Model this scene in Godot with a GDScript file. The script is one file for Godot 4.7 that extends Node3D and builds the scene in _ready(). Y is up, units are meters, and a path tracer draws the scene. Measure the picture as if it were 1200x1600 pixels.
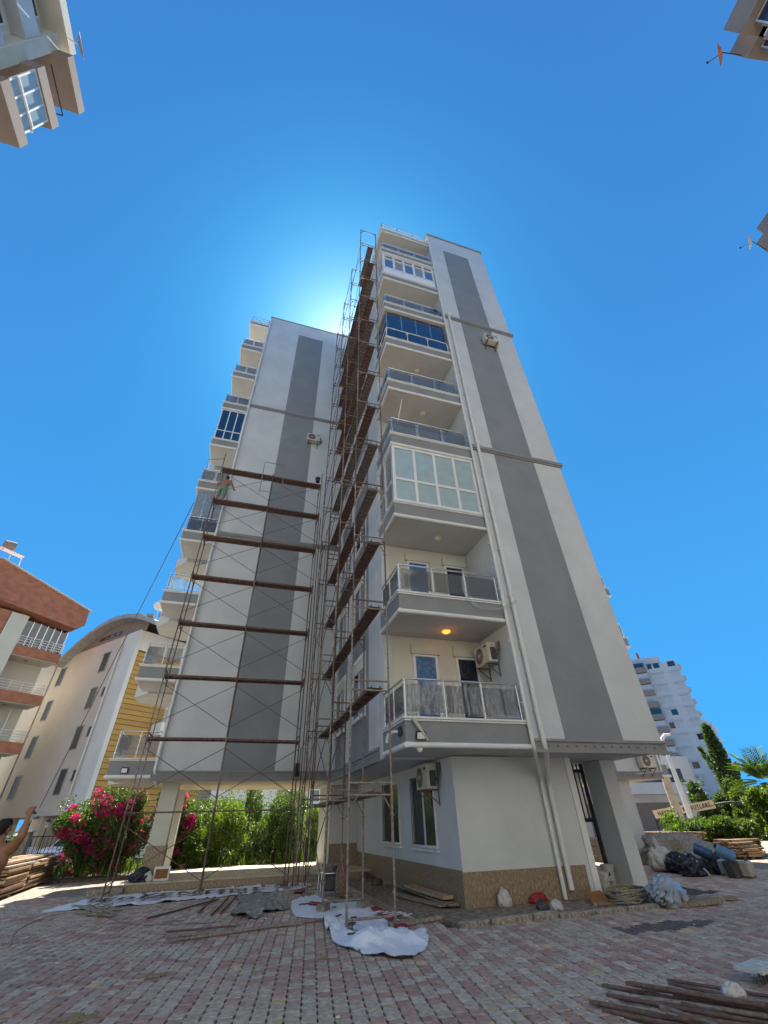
extends Node3D
# Construction site: a white and grey apartment block behind steel scaffolding, seen through a very wide lens.

const EYE := Vector3(0, 1.6, 0)
const FOCAL := 652.2252   # pixels of the 1200 x 1600 photograph
var cam_basis: Basis
var mats := {}
var names := {}
var tex := {}
var rng := RandomNumberGenerator.new()

# ---------------------------------------------------------------- mesh builder (vertices in world coordinates)
class MB:
	var v := PackedVector3Array()
	var n := PackedVector3Array()
	var c := PackedColorArray()
	var uv := PackedVector2Array()
	var col := Color(1, 1, 1)
	func vert(p: Vector3, nn: Vector3) -> void:
		v.append(p); n.append(nn); c.append(col)
	func tri(a: Vector3, b: Vector3, d: Vector3) -> void:   # counter-clockwise seen from outside
		var nn := (b - a).cross(d - a).normalized()
		vert(a, nn); vert(d, nn); vert(b, nn)
	func quad(a: Vector3, b: Vector3, d: Vector3, e: Vector3) -> void:
		var nn := (d - a).cross(e - b).normalized()
		vert(a, nn); vert(d, nn); vert(b, nn)
		vert(a, nn); vert(e, nn); vert(d, nn)
	func box(ctr: Vector3, s: Vector3, b := Basis()) -> MB:
		var x := b.x * s.x * 0.5
		var y := b.y * s.y * 0.5
		var z := b.z * s.z * 0.5
		var p := []
		for i in 8:
			p.append(ctr + (x if i & 1 else -x) + (y if i & 2 else -y) + (z if i & 4 else -z))
		quad(p[4], p[5], p[7], p[6]); quad(p[1], p[0], p[2], p[3])
		quad(p[5], p[1], p[3], p[7]); quad(p[0], p[4], p[6], p[2])
		quad(p[6], p[7], p[3], p[2]); quad(p[0], p[1], p[5], p[4])
		return self
	func span(a: Vector3, b: Vector3) -> MB:   # axis-aligned box between two corners
		return box((a + b) * 0.5, (b - a).abs())
	func bar(a: Vector3, b: Vector3, w: float, h: float, up := Vector3.UP) -> MB:
		var d := (b - a)
		var zz := d.normalized()
		var xx := up.cross(zz)
		if xx.length() < 0.01:
			xx = Vector3.RIGHT.cross(zz)
		xx = xx.normalized()
		return box((a + b) * 0.5, Vector3(w, h, d.length()), Basis(xx, zz.cross(xx), zz))
	func rbox(ctr: Vector3, s: Vector3, r: float, b := Basis()) -> MB:   # box with chamfered edges
		var hx := s.x * 0.5; var hy := s.y * 0.5; var hz := s.z * 0.5
		var f := func(x: float, y: float, z: float) -> Vector3: return ctr + b.x * x + b.y * y + b.z * z
		for sg in [-1.0, 1.0]:
			var q := [f.call(sg * hx, -hy + r, -hz + r), f.call(sg * hx, hy - r, -hz + r), f.call(sg * hx, hy - r, hz - r), f.call(sg * hx, -hy + r, hz - r)]
			if sg < 0: q.reverse()
			quad(q[0], q[1], q[2], q[3])
			q = [f.call(-hx + r, sg * hy, -hz + r), f.call(-hx + r, sg * hy, hz - r), f.call(hx - r, sg * hy, hz - r), f.call(hx - r, sg * hy, -hz + r)]
			if sg < 0: q.reverse()
			quad(q[0], q[1], q[2], q[3])
			q = [f.call(-hx + r, -hy + r, sg * hz), f.call(hx - r, -hy + r, sg * hz), f.call(hx - r, hy - r, sg * hz), f.call(-hx + r, hy - r, sg * hz)]
			if sg < 0: q.reverse()
			quad(q[0], q[1], q[2], q[3])
		for s1 in [-1.0, 1.0]:
			for s2 in [-1.0, 1.0]:
				var q := [f.call(-hx + r, s1 * hy, s2 * (hz - r)), f.call(-hx + r, s1 * (hy - r), s2 * hz), f.call(hx - r, s1 * (hy - r), s2 * hz), f.call(hx - r, s1 * hy, s2 * (hz - r))]
				if s1 * s2 < 0: q.reverse()
				quad(q[0], q[1], q[2], q[3])
				q = [f.call(s1 * hx, -hy + r, s2 * (hz - r)), f.call(s1 * hx, hy - r, s2 * (hz - r)), f.call(s1 * (hx - r), hy - r, s2 * hz), f.call(s1 * (hx - r), -hy + r, s2 * hz)]
				if s1 * s2 < 0: q.reverse()
				quad(q[0], q[1], q[2], q[3])
				q = [f.call(s1 * hx, s2 * (hy - r), -hz + r), f.call(s1 * (hx - r), s2 * hy, -hz + r), f.call(s1 * (hx - r), s2 * hy, hz - r), f.call(s1 * hx, s2 * (hy - r), hz - r)]
				if s1 * s2 < 0: q.reverse()
				quad(q[0], q[1], q[2], q[3])
				for s3 in [-1.0, 1.0]:
					var a: Vector3 = f.call(s1 * hx, s2 * (hy - r), s3 * (hz - r))
					var d: Vector3 = f.call(s1 * (hx - r), s2 * hy, s3 * (hz - r))
					var e: Vector3 = f.call(s1 * (hx - r), s2 * (hy - r), s3 * hz)
					if s1 * s2 * s3 > 0: tri(a, d, e)
					else: tri(a, e, d)
		return self
	func tube(a: Vector3, b: Vector3, r: float, k := 7, r2 := -1.0, caps := true) -> MB:
		return path(PackedVector3Array([a, b]), r, k, r2, caps)
	func path(p: PackedVector3Array, r: float, k := 6, r2 := -1.0, caps := true) -> MB:
		if r2 < 0.0: r2 = r
		var m := p.size()
		var t := (p[1] - p[0]).normalized()
		var x := t.cross(Vector3.UP if absf(t.y) < 0.9 else Vector3.RIGHT).normalized()
		var pr := PackedVector3Array()
		var pn := PackedVector3Array()
		for i in m:
			var d := (p[mini(i + 1, m - 1)] - p[maxi(i - 1, 0)]).normalized()
			x = (x - d * x.dot(d)).normalized()
			var y := d.cross(x)
			var rr := lerpf(r, r2, float(i) / (m - 1))
			var ring := PackedVector3Array()
			var rn := PackedVector3Array()
			for j in k:
				var an := TAU * j / k
				var o := x * cos(an) + y * sin(an)
				rn.append(o)
				ring.append(p[i] + o * rr)
			if i > 0:
				for j in k:
					var j2 := (j + 1) % k
					vert(pr[j], pn[j]); vert(ring[j2], rn[j2]); vert(pr[j2], pn[j2])
					vert(pr[j], pn[j]); vert(ring[j], rn[j]); vert(ring[j2], rn[j2])
			if caps and (i == 0 or i == m - 1):
				for j in range(1, k - 1):
					if i == 0: tri(ring[0], ring[j + 1], ring[j])
					else: tri(ring[0], ring[j], ring[j + 1])
			pr = ring
			pn = rn
		return self
	func lathe(o: Vector3, prof: Array, k := 16, b := Basis()) -> MB:   # profile of Vector2(radius, height), bottom to top
		for i in prof.size() - 1:
			var p0: Vector2 = prof[i]
			var p1: Vector2 = prof[i + 1]
			for j in k:
				var a0 := TAU * j / k
				var a1 := TAU * (j + 1) / k
				var d0 := b.x * cos(a0) + b.z * sin(a0)
				var d1 := b.x * cos(a1) + b.z * sin(a1)
				var q0 := o + d0 * p0.x + b.y * p0.y
				var q1 := o + d1 * p0.x + b.y * p0.y
				var q2 := o + d1 * p1.x + b.y * p1.y
				var q3 := o + d0 * p1.x + b.y * p1.y
				var sl := Vector2(p1.y - p0.y, p0.x - p1.x).normalized()
				var n0 := d0 * sl.x + b.y * sl.y
				var n1 := d1 * sl.x + b.y * sl.y
				if p1.x > 0.0001:
					vert(q0, n0); vert(q2, n1); vert(q3, n0)
				if p0.x > 0.0001:
					vert(q0, n0); vert(q1, n1); vert(q2, n1)
		return self
	func prism(poly: PackedVector2Array, o: Vector3, ax: Vector3, ay: Vector3, depth: Vector3) -> MB:   # polygon in the plane (ax, ay), pushed along depth
		var q := poly
		if not Geometry2D.is_polygon_clockwise(q): pass
		else:
			q = poly.duplicate(); q.reverse()
		if ax.cross(ay).dot(depth) < 0.0:
			q = q.duplicate(); q.reverse()
		var ix := Geometry2D.triangulate_polygon(q)
		var at := func(i: int) -> Vector3: return o + ax * q[i].x + ay * q[i].y
		var dn := depth.normalized()
		for i in range(0, ix.size(), 3):
			var a: Vector3 = at.call(ix[i])
			var b: Vector3 = at.call(ix[i + 1])
			var d: Vector3 = at.call(ix[i + 2])
			if (b - a).cross(d - a).dot(dn) < 0.0:
				var s := b; b = d; d = s
			tri(a + depth, b + depth, d + depth)
			tri(a, d, b)
		for i in q.size():
			var a: Vector3 = at.call(i)
			var b: Vector3 = at.call((i + 1) % q.size())
			quad(a, b, b + depth, a + depth)
		return self
	func leaf(p: Vector3, d: Vector3, side: Vector3, ln: float, w: float) -> void:   # one folded rhombus leaf
		var nn := d.cross(side).normalized()
		var tip := p + d * ln - nn * ln * 0.15
		var m1 := p + d * ln * 0.45 + side * w * 0.5 + nn * w * 0.15
		var m2 := p + d * ln * 0.45 - side * w * 0.5 + nn * w * 0.15
		var n1 := (nn - side * 0.3).normalized()
		var n2 := (nn + side * 0.3).normalized()
		vert(p, n1); vert(tip, n1); vert(m1, n1)
		vert(p, n2); vert(m2, n2); vert(tip, n2)
	func mesh(inv := Transform3D()) -> ArrayMesh:
		for i in range(0, v.size(), 3):   # front faces run clockwise
			if (v[i + 1] - v[i]).cross(v[i + 2] - v[i]).dot(n[i] + n[i + 1] + n[i + 2]) > 0.0:
				var t := v[i + 1]; v[i + 1] = v[i + 2]; v[i + 2] = t
				t = n[i + 1]; n[i + 1] = n[i + 2]; n[i + 2] = t
		var pv := v
		var pn := n
		if inv != Transform3D():
			pv = inv * v
			if inv.basis != Basis():
				pn = PackedVector3Array()
				for q in n: pn.append((inv.basis * q).normalized())
		var a := []
		a.resize(Mesh.ARRAY_MAX)
		a[Mesh.ARRAY_VERTEX] = pv
		a[Mesh.ARRAY_NORMAL] = pn
		a[Mesh.ARRAY_COLOR] = c
		if uv.size() == v.size(): a[Mesh.ARRAY_TEX_UV] = uv
		var m := ArrayMesh.new()
		m.add_surface_from_arrays(Mesh.PRIMITIVE_TRIANGLES, a)
		return m

# ---------------------------------------------------------------- pixels of the photograph as directions
func ray(px: float, py: float) -> Vector3:
	return (cam_basis * Vector3((px - 600.0) / FOCAL, (800.0 - py) / FOCAL, -1.0)).normalized()
func gpx(px: float, py: float, h := 0.0) -> Vector3:      # where the pixel meets the level h
	var d := ray(px, py)
	return EYE + d * ((h - EYE.y) / d.y)
func dpx(px: float, py: float, dist: float) -> Vector3:   # a point at a horizontal distance from the camera
	var d := ray(px, py)
	return EYE + d * (dist / Vector2(d.x, d.z).length())

# ---------------------------------------------------------------- nodes
func numbered(called: String) -> String:
	names[called] = names.get(called, -1) + 1
	return called if names[called] == 0 else "%s_%03d" % [called, names[called]]
func thing(called: String, label: String, category: String, at := Vector3.ZERO, group := "", turn := 0.0) -> Node3D:
	var o := Node3D.new()
	o.name = numbered(called)
	add_child(o)
	o.position = at
	o.rotation.y = turn
	o.set_meta("label", label)
	o.set_meta("category", category)
	if group: o.set_meta("group", group)
	return o
func structure(called: String, at := Vector3.ZERO) -> Node3D:
	var o := Node3D.new()
	o.name = numbered(called)
	add_child(o)
	o.position = at
	o.set_meta("kind", "structure")
	return o
func top_of(o: Node3D) -> Node3D:
	while o.get_parent() != self: o = o.get_parent()
	return o
func part(parent: Node3D, called: String, mb: MB, m: Material) -> MeshInstance3D:   # mb holds world coordinates
	var o := MeshInstance3D.new()
	o.name = called
	o.mesh = mb.mesh(top_of(parent).transform.affine_inverse())
	o.material_override = null
	o.mesh.surface_set_material(0, m)
	parent.add_child(o, true)
	return o
func inst(parent: Node3D, called: String, mesh: Mesh, m: Material, xf: Transform3D) -> MeshInstance3D:   # shared mesh
	var o := MeshInstance3D.new()
	o.name = called
	o.mesh = mesh
	o.material_override = m
	parent.add_child(o, true)
	o.transform = top_of(parent).transform.affine_inverse() * xf
	return o
func stuff(called: String, label: String, category: String, mb: MB, m: Material, at := Vector3.ZERO) -> MeshInstance3D:
	var o := MeshInstance3D.new()
	o.name = numbered(called)
	add_child(o)
	o.position = at
	o.mesh = mb.mesh(o.transform.affine_inverse())
	o.mesh.surface_set_material(0, m)
	o.set_meta("kind", "stuff")
	o.set_meta("label", label)
	o.set_meta("category", category)
	return o

# ---------------------------------------------------------------- materials
func noise_tex(key: String, freq: float, oct: int, lo: float, hi: float, stretch := Vector2.ONE, size := 512, sd := 1) -> ImageTexture:
	if tex.has(key): return tex[key]
	var f := FastNoiseLite.new()
	f.noise_type = FastNoiseLite.TYPE_SIMPLEX_SMOOTH
	f.seed = sd
	f.frequency = freq
	f.fractal_octaves = oct
	f.fractal_gain = 0.55
	var im := f.get_seamless_image(int(size * stretch.x), int(size * stretch.y), false, false, 0.15)
	im.resize(size, size, Image.INTERPOLATE_BILINEAR)
	im.convert(Image.FORMAT_RGB8)
	var data := im.get_data()
	for i in data.size():
		var t := clampf((data[i] / 255.0 - 0.5) * 1.5 + 0.5, 0.0, 1.0)
		data[i] = int(255.0 * lerpf(lo, hi, t))
	im = Image.create_from_data(size, size, false, Image.FORMAT_RGB8, data)
	tex[key] = ImageTexture.create_from_image(im)
	return tex[key]
func normal_tex(key: String, freq: float, oct: int, strength: float, size := 512, sd := 7) -> ImageTexture:
	if tex.has(key): return tex[key]
	var f := FastNoiseLite.new()
	f.seed = sd
	f.frequency = freq
	f.fractal_octaves = oct
	var im := f.get_seamless_image(size, size, false, false, 0.15)
	im.convert(Image.FORMAT_RGBA8)
	im.bump_map_to_normal_map(strength)
	tex[key] = ImageTexture.create_from_image(im)
	return tex[key]
func mat(key: String, lin := Color(0.5, 0.5, 0.5), rough := 0.8, metal := 0.0, grain := "", scale := 0.5, bump := "", bscale := 0.3) -> StandardMaterial3D:
	if mats.has(key): return mats[key]
	var m := StandardMaterial3D.new()
	m.resource_name = key
	m.albedo_color = lin.linear_to_srgb()
	m.roughness = rough
	m.metallic = metal
	if grain or bump:
		m.uv1_triplanar = true
		m.uv1_world_triplanar = true
		m.uv1_scale = Vector3.ONE * scale
	if grain: m.albedo_texture = tex[grain]
	if bump:
		m.normal_enabled = true
		m.normal_texture = tex[bump]
		m.normal_scale = bscale
	mats[key] = m
	return m
func glass(key: String, lin: Color, alpha: float) -> StandardMaterial3D:
	var m := mat(key, lin, 0.04)
	m.transparency = BaseMaterial3D.TRANSPARENCY_ALPHA
	m.albedo_color.a = alpha
	return m
func make_materials() -> void:
	noise_tex("soft", 0.008, 5, 0.945, 1.0, Vector2.ONE, 512, 3)
	noise_tex("mottle", 0.012, 6, 0.80, 1.0, Vector2.ONE, 512, 5)
	noise_tex("rough", 0.02, 7, 0.62, 1.0, Vector2.ONE, 512, 9)
	noise_tex("stone", 0.035, 6, 0.78, 1.0, Vector2(1.0, 1.0), 512, 21)
	noise_tex("fibre", 0.02, 5, 0.68, 1.0, Vector2(2.0, 0.5), 512, 31)
	noise_tex("vein", 0.022, 7, 0.70, 1.0, Vector2(2.2, 0.9), 512, 61)
	normal_tex("plaster", 0.12, 3, 3.0)
	normal_tex("pits", 0.05, 5, 5.0, 512, 12)
	var cf := FastNoiseLite.new()   # creases of crumpled film and cloth
	cf.noise_type = FastNoiseLite.TYPE_CELLULAR
	cf.cellular_return_type = FastNoiseLite.RETURN_DISTANCE2_SUB
	cf.frequency = 0.025
	cf.fractal_octaves = 2
	cf.seed = 19
	var ci := cf.get_seamless_image(512, 512, false, false, 0.15)
	ci.convert(Image.FORMAT_RGBA8)
	ci.bump_map_to_normal_map(6.0)
	tex["crumple"] = ImageTexture.create_from_image(ci)
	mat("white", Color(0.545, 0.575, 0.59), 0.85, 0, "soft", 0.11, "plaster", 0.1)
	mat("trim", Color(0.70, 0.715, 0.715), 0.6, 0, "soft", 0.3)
	mat("cream", Color(0.56, 0.56, 0.48), 0.85, 0, "soft", 0.15, "plaster", 0.1)
	mat("ceiling", Color(0.52, 0.515, 0.485), 0.9, 0, "soft", 0.2)
	mat("grey", Color(0.22, 0.24, 0.255), 0.85, 0, "soft", 0.13, "plaster", 0.1)
	mat("band", Color(0.235, 0.248, 0.255), 0.85, 0, "soft", 0.2, "plaster", 0.1)
	mat("beam", Color(0.24, 0.245, 0.25), 0.8, 0, "soft", 0.3)
	mat("travertine", Color(0.335, 0.25, 0.16), 0.5, 0, "vein", 0.8)
	mat("travertine2", Color(0.40, 0.305, 0.20), 0.5, 0, "vein", 0.9)
	mat("tread", Color(0.62, 0.54, 0.40), 0.6, 0, "mottle", 0.4)
	mat("steel", Color(0.62, 0.63, 0.64), 0.25, 0.9)
	mat("pipe_white", Color(0.66, 0.66, 0.64), 0.5, 0, "soft", 0.5)
	mat("rust", Color(0.23, 0.15, 0.12), 0.75, 0.25, "rough", 1.4)
	mat("rust_pale", Color(0.40, 0.335, 0.28), 0.7, 0.25, "rough", 1.1)
	mat("deck", Color(0.185, 0.105, 0.085), 0.85, 0, "rough", 0.8)
	mat("deck_grey", Color(0.24, 0.19, 0.17), 0.9, 0, "rough", 0.8)
	mat("black", Color(0.015, 0.015, 0.017), 0.5)
	mat("dark", Color(0.02, 0.022, 0.025), 0.7)
	mat("window", Color(0.015, 0.022, 0.035), 0.06).metallic_specular = 0.7
	mat("blue_window", Color(0.012, 0.03, 0.075), 0.05).metallic_specular = 0.9
	mat("paper_pane", Color(0.36, 0.47, 0.50), 0.14, 0, "soft", 0.4)
	mat("curtain_pane", Color(0.30, 0.33, 0.35), 0.12, 0, "mottle", 1.2)
	mat("blue_pane", Color(0.10, 0.21, 0.42), 0.1, 0, "mottle", 0.9)
	glass("rail_glass", Color(0.12, 0.13, 0.145), 0.55)
	glass("film", Color(0.45, 0.47, 0.50), 0.16)
	glass("clear", Color(0.5, 0.6, 0.62), 0.22)
	mat("ac", Color(0.52, 0.49, 0.41), 0.5, 0, "soft", 0.9)
	mat("ac_dark", Color(0.05, 0.05, 0.05), 0.6)
	mat("soil", Color(0.16, 0.115, 0.085), 0.95, 0, "rough", 0.4, "pits", 0.6)
	mat("concrete", Color(0.42, 0.385, 0.34), 0.9, 0, "mottle", 0.35, "pits", 0.3)
	mat("apron", Color(0.32, 0.25, 0.19), 0.95, 0, "rough", 0.5, "pits", 0.6)
	mat("kerb", Color(0.40, 0.35, 0.28), 0.9, 0, "rough", 0.9, "pits", 0.4)
	mat("wood", Color(0.42, 0.27, 0.155), 0.8, 0, "fibre", 0.9)
	mat("wood2", Color(0.50, 0.34, 0.21), 0.8, 0, "fibre", 0.9)
	mat("wood3", Color(0.30, 0.17, 0.10), 0.85, 0, "fibre", 0.9)
	mat("old_wood", Color(0.33, 0.27, 0.20), 0.9, 0, "fibre", 0.8)
	mat("sheet", Color(0.78, 0.79, 0.83), 0.6, 0, "soft", 0.8, "crumple", 0.45)
	mat("tarp", Color(0.36, 0.345, 0.285), 0.85, 0, "rough", 0.8, "crumple", 0.5)
	mat("sack", Color(0.62, 0.60, 0.55), 0.7, 0, "mottle", 1.5, "crumple", 0.6)
	mat("rope", Color(0.36, 0.31, 0.22), 0.9, 0, "mottle", 3.0)
	mat("cord", Color(0.10, 0.085, 0.075), 0.6)
	mat("red", Color(0.36, 0.02, 0.03), 0.5, 0, "mottle", 1.5, "crumple", 0.4)
	mat("card", Color(0.30, 0.13, 0.035), 0.85, 0, "mottle", 1.2)
	mat("block", Color(0.30, 0.27, 0.22), 0.95, 0, "rough", 1.2, "pits", 0.5)
	var lf := mat("leaf", Color(1, 1, 1), 0.45)
	lf.vertex_color_use_as_albedo = true
	lf.backlight_enabled = true
	lf.backlight = Color(0.92, 1.0, 0.30).linear_to_srgb()
	lf.cull_mode = BaseMaterial3D.CULL_DISABLED
	var pf := mat("petal", Color(1, 1, 1), 0.6)
	pf.vertex_color_use_as_albedo = true
	pf.backlight_enabled = true
	pf.backlight = Color(1.0, 0.5, 0.8).linear_to_srgb()
	pf.cull_mode = BaseMaterial3D.CULL_DISABLED
	mat("bark", Color(0.13, 0.09, 0.06), 0.95, 0, "rough", 1.5, "pits", 0.8)
	mat("vertex", Color(1, 1, 1), 0.85).vertex_color_use_as_albedo = true

func _ready() -> void:
	rng.seed = 41
	# camera
	cam_basis = Basis(Vector3.UP, -0.3132469) * Basis(Vector3.RIGHT, 0.637668989) * Basis(Vector3.BACK, -0.0298705018)
	var cam := Camera3D.new()
	cam.name = "camera"
	cam.transform = Transform3D(cam_basis, EYE)
	cam.fov = rad_to_deg(2.0 * atan(800.0 / FOCAL))
	cam.near = 0.05
	cam.far = 3000.0
	cam.current = true
	add_child(cam)
	# sky, sun, exposure
	var to_sun := Vector3(0.0988, 0.846, -0.524).normalized()
	var env := Environment.new()
	env.background_mode = Environment.BG_SKY
	env.sky = Sky.new()
	env.sky.sky_material = sky_material(to_sun)
	env.tonemap_mode = Environment.TONE_MAPPER_LINEAR
	env.tonemap_exposure = 3.3
	env.sdfgi_enabled = true
	env.ssao_enabled = true
	env.ssil_enabled = true
	var we := WorldEnvironment.new()
	we.name = "environment"
	we.environment = env
	add_child(we)
	var sun := DirectionalLight3D.new()
	sun.name = "sun"
	sun.light_energy = 1.6
	sun.light_color = Color(1.0, 0.965, 0.90)
	sun.light_angular_distance = 0.5
	sun.shadow_enabled = true
	sun.transform = Transform3D(Basis.looking_at(-to_sun, Vector3.RIGHT), Vector3(0, 60, -30))
	add_child(sun)
	make_materials()
	# the place, large to small
	build_ground()
	build_centre_block()
	build_left_wing()
	build_right_wing()
	build_scaffolds()
	build_neighbours()
	build_garden()
	build_site_clutter()
	build_fittings()
	build_people()

func sky_material(to_sun: Vector3) -> PanoramaSkyMaterial:   # clear air: deeper blue overhead, paler low down, a bright aureole round the sun
	var w := 512
	var h := 256
	var data := PackedFloat32Array()
	data.resize(w * h * 3)
	for y in h:
		var el := PI * (0.5 - (y + 0.5) / h)
		for x in w:
			var az := TAU * (x + 0.5) / w
			var d := Vector3(sin(az) * cos(el), sin(el), -cos(az) * cos(el))
			var m := rad_to_deg(acos(clampf(d.dot(to_sun), -1, 1)))
			var low := 1.0 - clampf(sin(maxf(el, 0.0)), 0, 1)
			var c := Vector3(0.050, 0.205, 0.60) + Vector3(0.03, 0.29, 0.50) * low
			c += Vector3(0.0, 0.95, 1.3) * exp(-m / 9.0)
			c += Vector3(1.6, 0.9, 0.5) * exp(-m / 4.0)
			c /= 3.3
			if el < 0.0: c = c.lerp(Vector3(0.16, 0.15, 0.14), clampf(-el * 8.0, 0, 1))
			var i := (y * w + x) * 3
			data[i] = c.x; data[i + 1] = c.y; data[i + 2] = c.z
	var im := Image.create_from_data(w, h, false, Image.FORMAT_RGBF, data.to_byte_array())
	var s := PanoramaSkyMaterial.new()
	s.panorama = ImageTexture.create_from_image(im)
	return s

# ---------------------------------------------------------------- ground
func build_ground() -> void:
	var g := structure("ground")
	part(g, "ground_sheet", MB.new().box(Vector3(0, -0.08, 0), Vector3(2400, 0.04, 2400)), mat("far_ground", Color(0.25, 0.245, 0.23), 0.95, 0, "mottle", 0.08))
	var p := structure("pavement")
	part(p, "paving_bed", MB.new().box(Vector3(6, -0.041, -9), Vector3(60, 0.03, 50)), mat("paving_bed", Color(0.36, 0.30, 0.25), 0.95, 0, "rough", 0.35, "pits", 0.4))
	part(p, "joint_sand", MB.new().span(Vector3(-8.9, -0.03, -18.95), Vector3(17.4, -0.02, -2.45)), mat("joint_sand", Color(0.10, 0.085, 0.07), 1.0, 0, "rough", 1.0))
	# interlocking pavers, laid in rows turned about nine degrees from the buildings
	var lx := 0.172
	var lz := 0.205
	var top := 0.0
	var poly := PackedVector2Array()
	var gap := 0.0085
	var hx := lx * 0.5 - gap
	var hz := lz * 0.5 - gap
	var wv := 0.014
	for k in 6: poly.append(Vector2(lerpf(-hx, hx, k / 6.0), -hz + wv * 0.35 * sin(TAU * k / 6.0)))
	for k in 4: poly.append(Vector2(hx + wv * 0.8 * sin(TAU * k / 4.0), lerpf(-hz, hz, k / 4.0)))
	for k in 6: poly.append(Vector2(lerpf(hx, -hx, k / 6.0), hz + wv * 0.35 * sin(TAU * (6 - k) / 6.0)))
	for k in 4: poly.append(Vector2(-hx + wv * 0.8 * sin(TAU * (4 - k) / 4.0), lerpf(hz, -hz, k / 4.0)))
	var pm := MB.new()
	var inner := PackedVector2Array()
	for q in poly: inner.append(q * Vector2(1.0 - 0.006 / hx, 1.0 - 0.006 / hz))
	var nq := poly.size()
	for k in nq:
		var a := poly[k]; var b := poly[(k + 1) % nq]
		var ia := inner[k]; var ib := inner[(k + 1) % nq]
		pm.quad(Vector3(b.x, -0.03, b.y), Vector3(a.x, -0.03, a.y), Vector3(a.x, -0.005, a.y), Vector3(b.x, -0.005, b.y))
		pm.quad(Vector3(b.x, -0.005, b.y), Vector3(a.x, -0.005, a.y), Vector3(ia.x, 0, ia.y), Vector3(ib.x, 0, ib.y))
		pm.tri(Vector3(0, 0.001, 0), Vector3(ib.x, 0, ib.y), Vector3(ia.x, 0, ia.y))
	var mesh := pm.mesh()
	var tones := [Color(0.53, 0.445, 0.345), Color(0.49, 0.335, 0.265), Color(0.56, 0.48, 0.385), Color(0.45, 0.29, 0.235), Color(0.51, 0.40, 0.31), Color(0.62, 0.47, 0.29), Color(0.15, 0.125, 0.115)]
	var pv: Array = []
	for k in tones.size(): pv.append(mat("paver%d" % k, tones[k], 0.85, 0, "mottle", 1.7, "pits", 0.25))
	var field := FastNoiseLite.new()
	field.seed = 8
	field.frequency = 0.35
	var bs := Basis(Vector3.UP, deg_to_rad(-9.0))
	var all := []
	for j in range(-95, 22):
		for i in range(-98, 115):
			var loc := Vector3(i * lx, 0, (j + (0.5 if i & 1 else 0.0)) * lz)
			var q := bs * loc + Vector3(3.0, 0, -4.0)
			if q.x < -9.0 or q.x > 17.5 or q.z > -2.4 or q.z < -19.0 or (q.z < -9.86 and q.x > 4.3 and q.x < 10.9) or (q.x > 4.2 and q.z < -10.8 and q.x < 12): continue
			var cr := cam_basis.inverse() * (q - EYE)
			if -cr.z < 0.4: continue
			var px := 600.0 + FOCAL * cr.x / -cr.z
			var py := 800.0 - FOCAL * cr.y / -cr.z
			if px < -60 or px > 1260 or py > 1680: continue
			var seen_in := px > 0 and px < 1200 and py < 1600
			var s := field.get_noise_2d(q.x, q.z) + rng.randf_range(-0.75, 0.75)
			if q.x > 2.6 and q.z > -11.0: s += 0.34 if (i + 2 * j) % 2 == 0 else -0.34
			var tone := 0 if s < -0.25 else 2 if s < 0.02 else 4 if s < 0.2 else 1 if s < 0.5 else 3
			if rng.randf() < 0.012: tone = 5
			var st := Vector2((q.x - 7.7) / 1.0, (q.z + 8.4) / 0.33)   # pavers stained dark by the drain
			if st.length() + 0.35 * field.get_noise_2d(q.x * 6.0, q.z * 6.0) < 1.0: tone = 6
			var rot := bs * Basis(Vector3.RIGHT, rng.randf_range(-0.012, 0.012)) * Basis(Vector3.BACK, rng.randf_range(-0.012, 0.012)) * Basis(Vector3.UP, rng.randf_range(-0.02, 0.02))
			all.append([q.distance_to(EYE) + (0.0 if seen_in else 50.0), Transform3D(rot, q + Vector3(0, top + rng.randf_range(-0.004, 0.003), 0)), tone])
	all.sort_custom(func(a, b): return a[0] < b[0])
	var mm := MultiMesh.new()
	mm.transform_format = MultiMesh.TRANSFORM_3D
	mm.use_colors = true
	mm.mesh = mesh
	mm.instance_count = maxi(all.size() - 300, 0)
	for k in all.size():
		if k < 300: inst(p, "paver", mesh, pv[all[k][2]], all[k][1])
		else:
			mm.set_instance_transform(k - 300, all[k][1])
			var t: Color = tones[all[k][2]]
			var f := rng.randf_range(0.86, 1.12)
			mm.set_instance_color(k - 300, Color(t.r * f, t.g * f, t.b * f))
	var mi := MultiMeshInstance3D.new()
	mi.name = "paver_field"
	mi.multimesh = mm
	var vm := mat("paver_field", Color(1, 1, 1), 0.85, 0, "mottle", 1.7, "pits", 0.25)
	vm.vertex_color_use_as_albedo = true
	mi.material_override = vm
	mi.set_meta("kind", "stuff")
	p.add_child(mi)
	# raised apron of broken screed along the wall, and its kerb
	var ap := structure("apron")
	part(ap, "screed", MB.new().span(Vector3(4.4, -0.03, -11.37), Vector3(10.75, 0.03, -9.95)).span(Vector3(4.0, -0.03, -19.1), Vector3(5.28, 0.012, -10.6)), mat("apron"))
	var kb := structure("kerb")
	var x := 4.4
	while x < 10.7:
		var ln := rng.randf_range(0.55, 0.95)
		if rng.randf() > 0.15 or x > 6.5:
			part(kb, "kerb_stone", MB.new().rbox(Vector3(x + ln * 0.5, 0.02 + rng.randf_range(-0.02, 0.02), -9.84 + rng.randf_range(-0.04, 0.04)), Vector3(ln - 0.03, 0.14, 0.16), 0.02, Basis(Vector3.UP, rng.randf_range(-0.06, 0.06)) * Basis(Vector3.RIGHT, rng.randf_range(-0.08, 0.08))), mat("kerb"))
		x += ln
	# platform and step under the wing
	var pl := structure("platform")
	part(pl, "platform_core", MB.new().span(Vector3(-2.75, -0.03, -24.2), Vector3(5.28, 0.185, -19.17)), mat("tread"))
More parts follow.
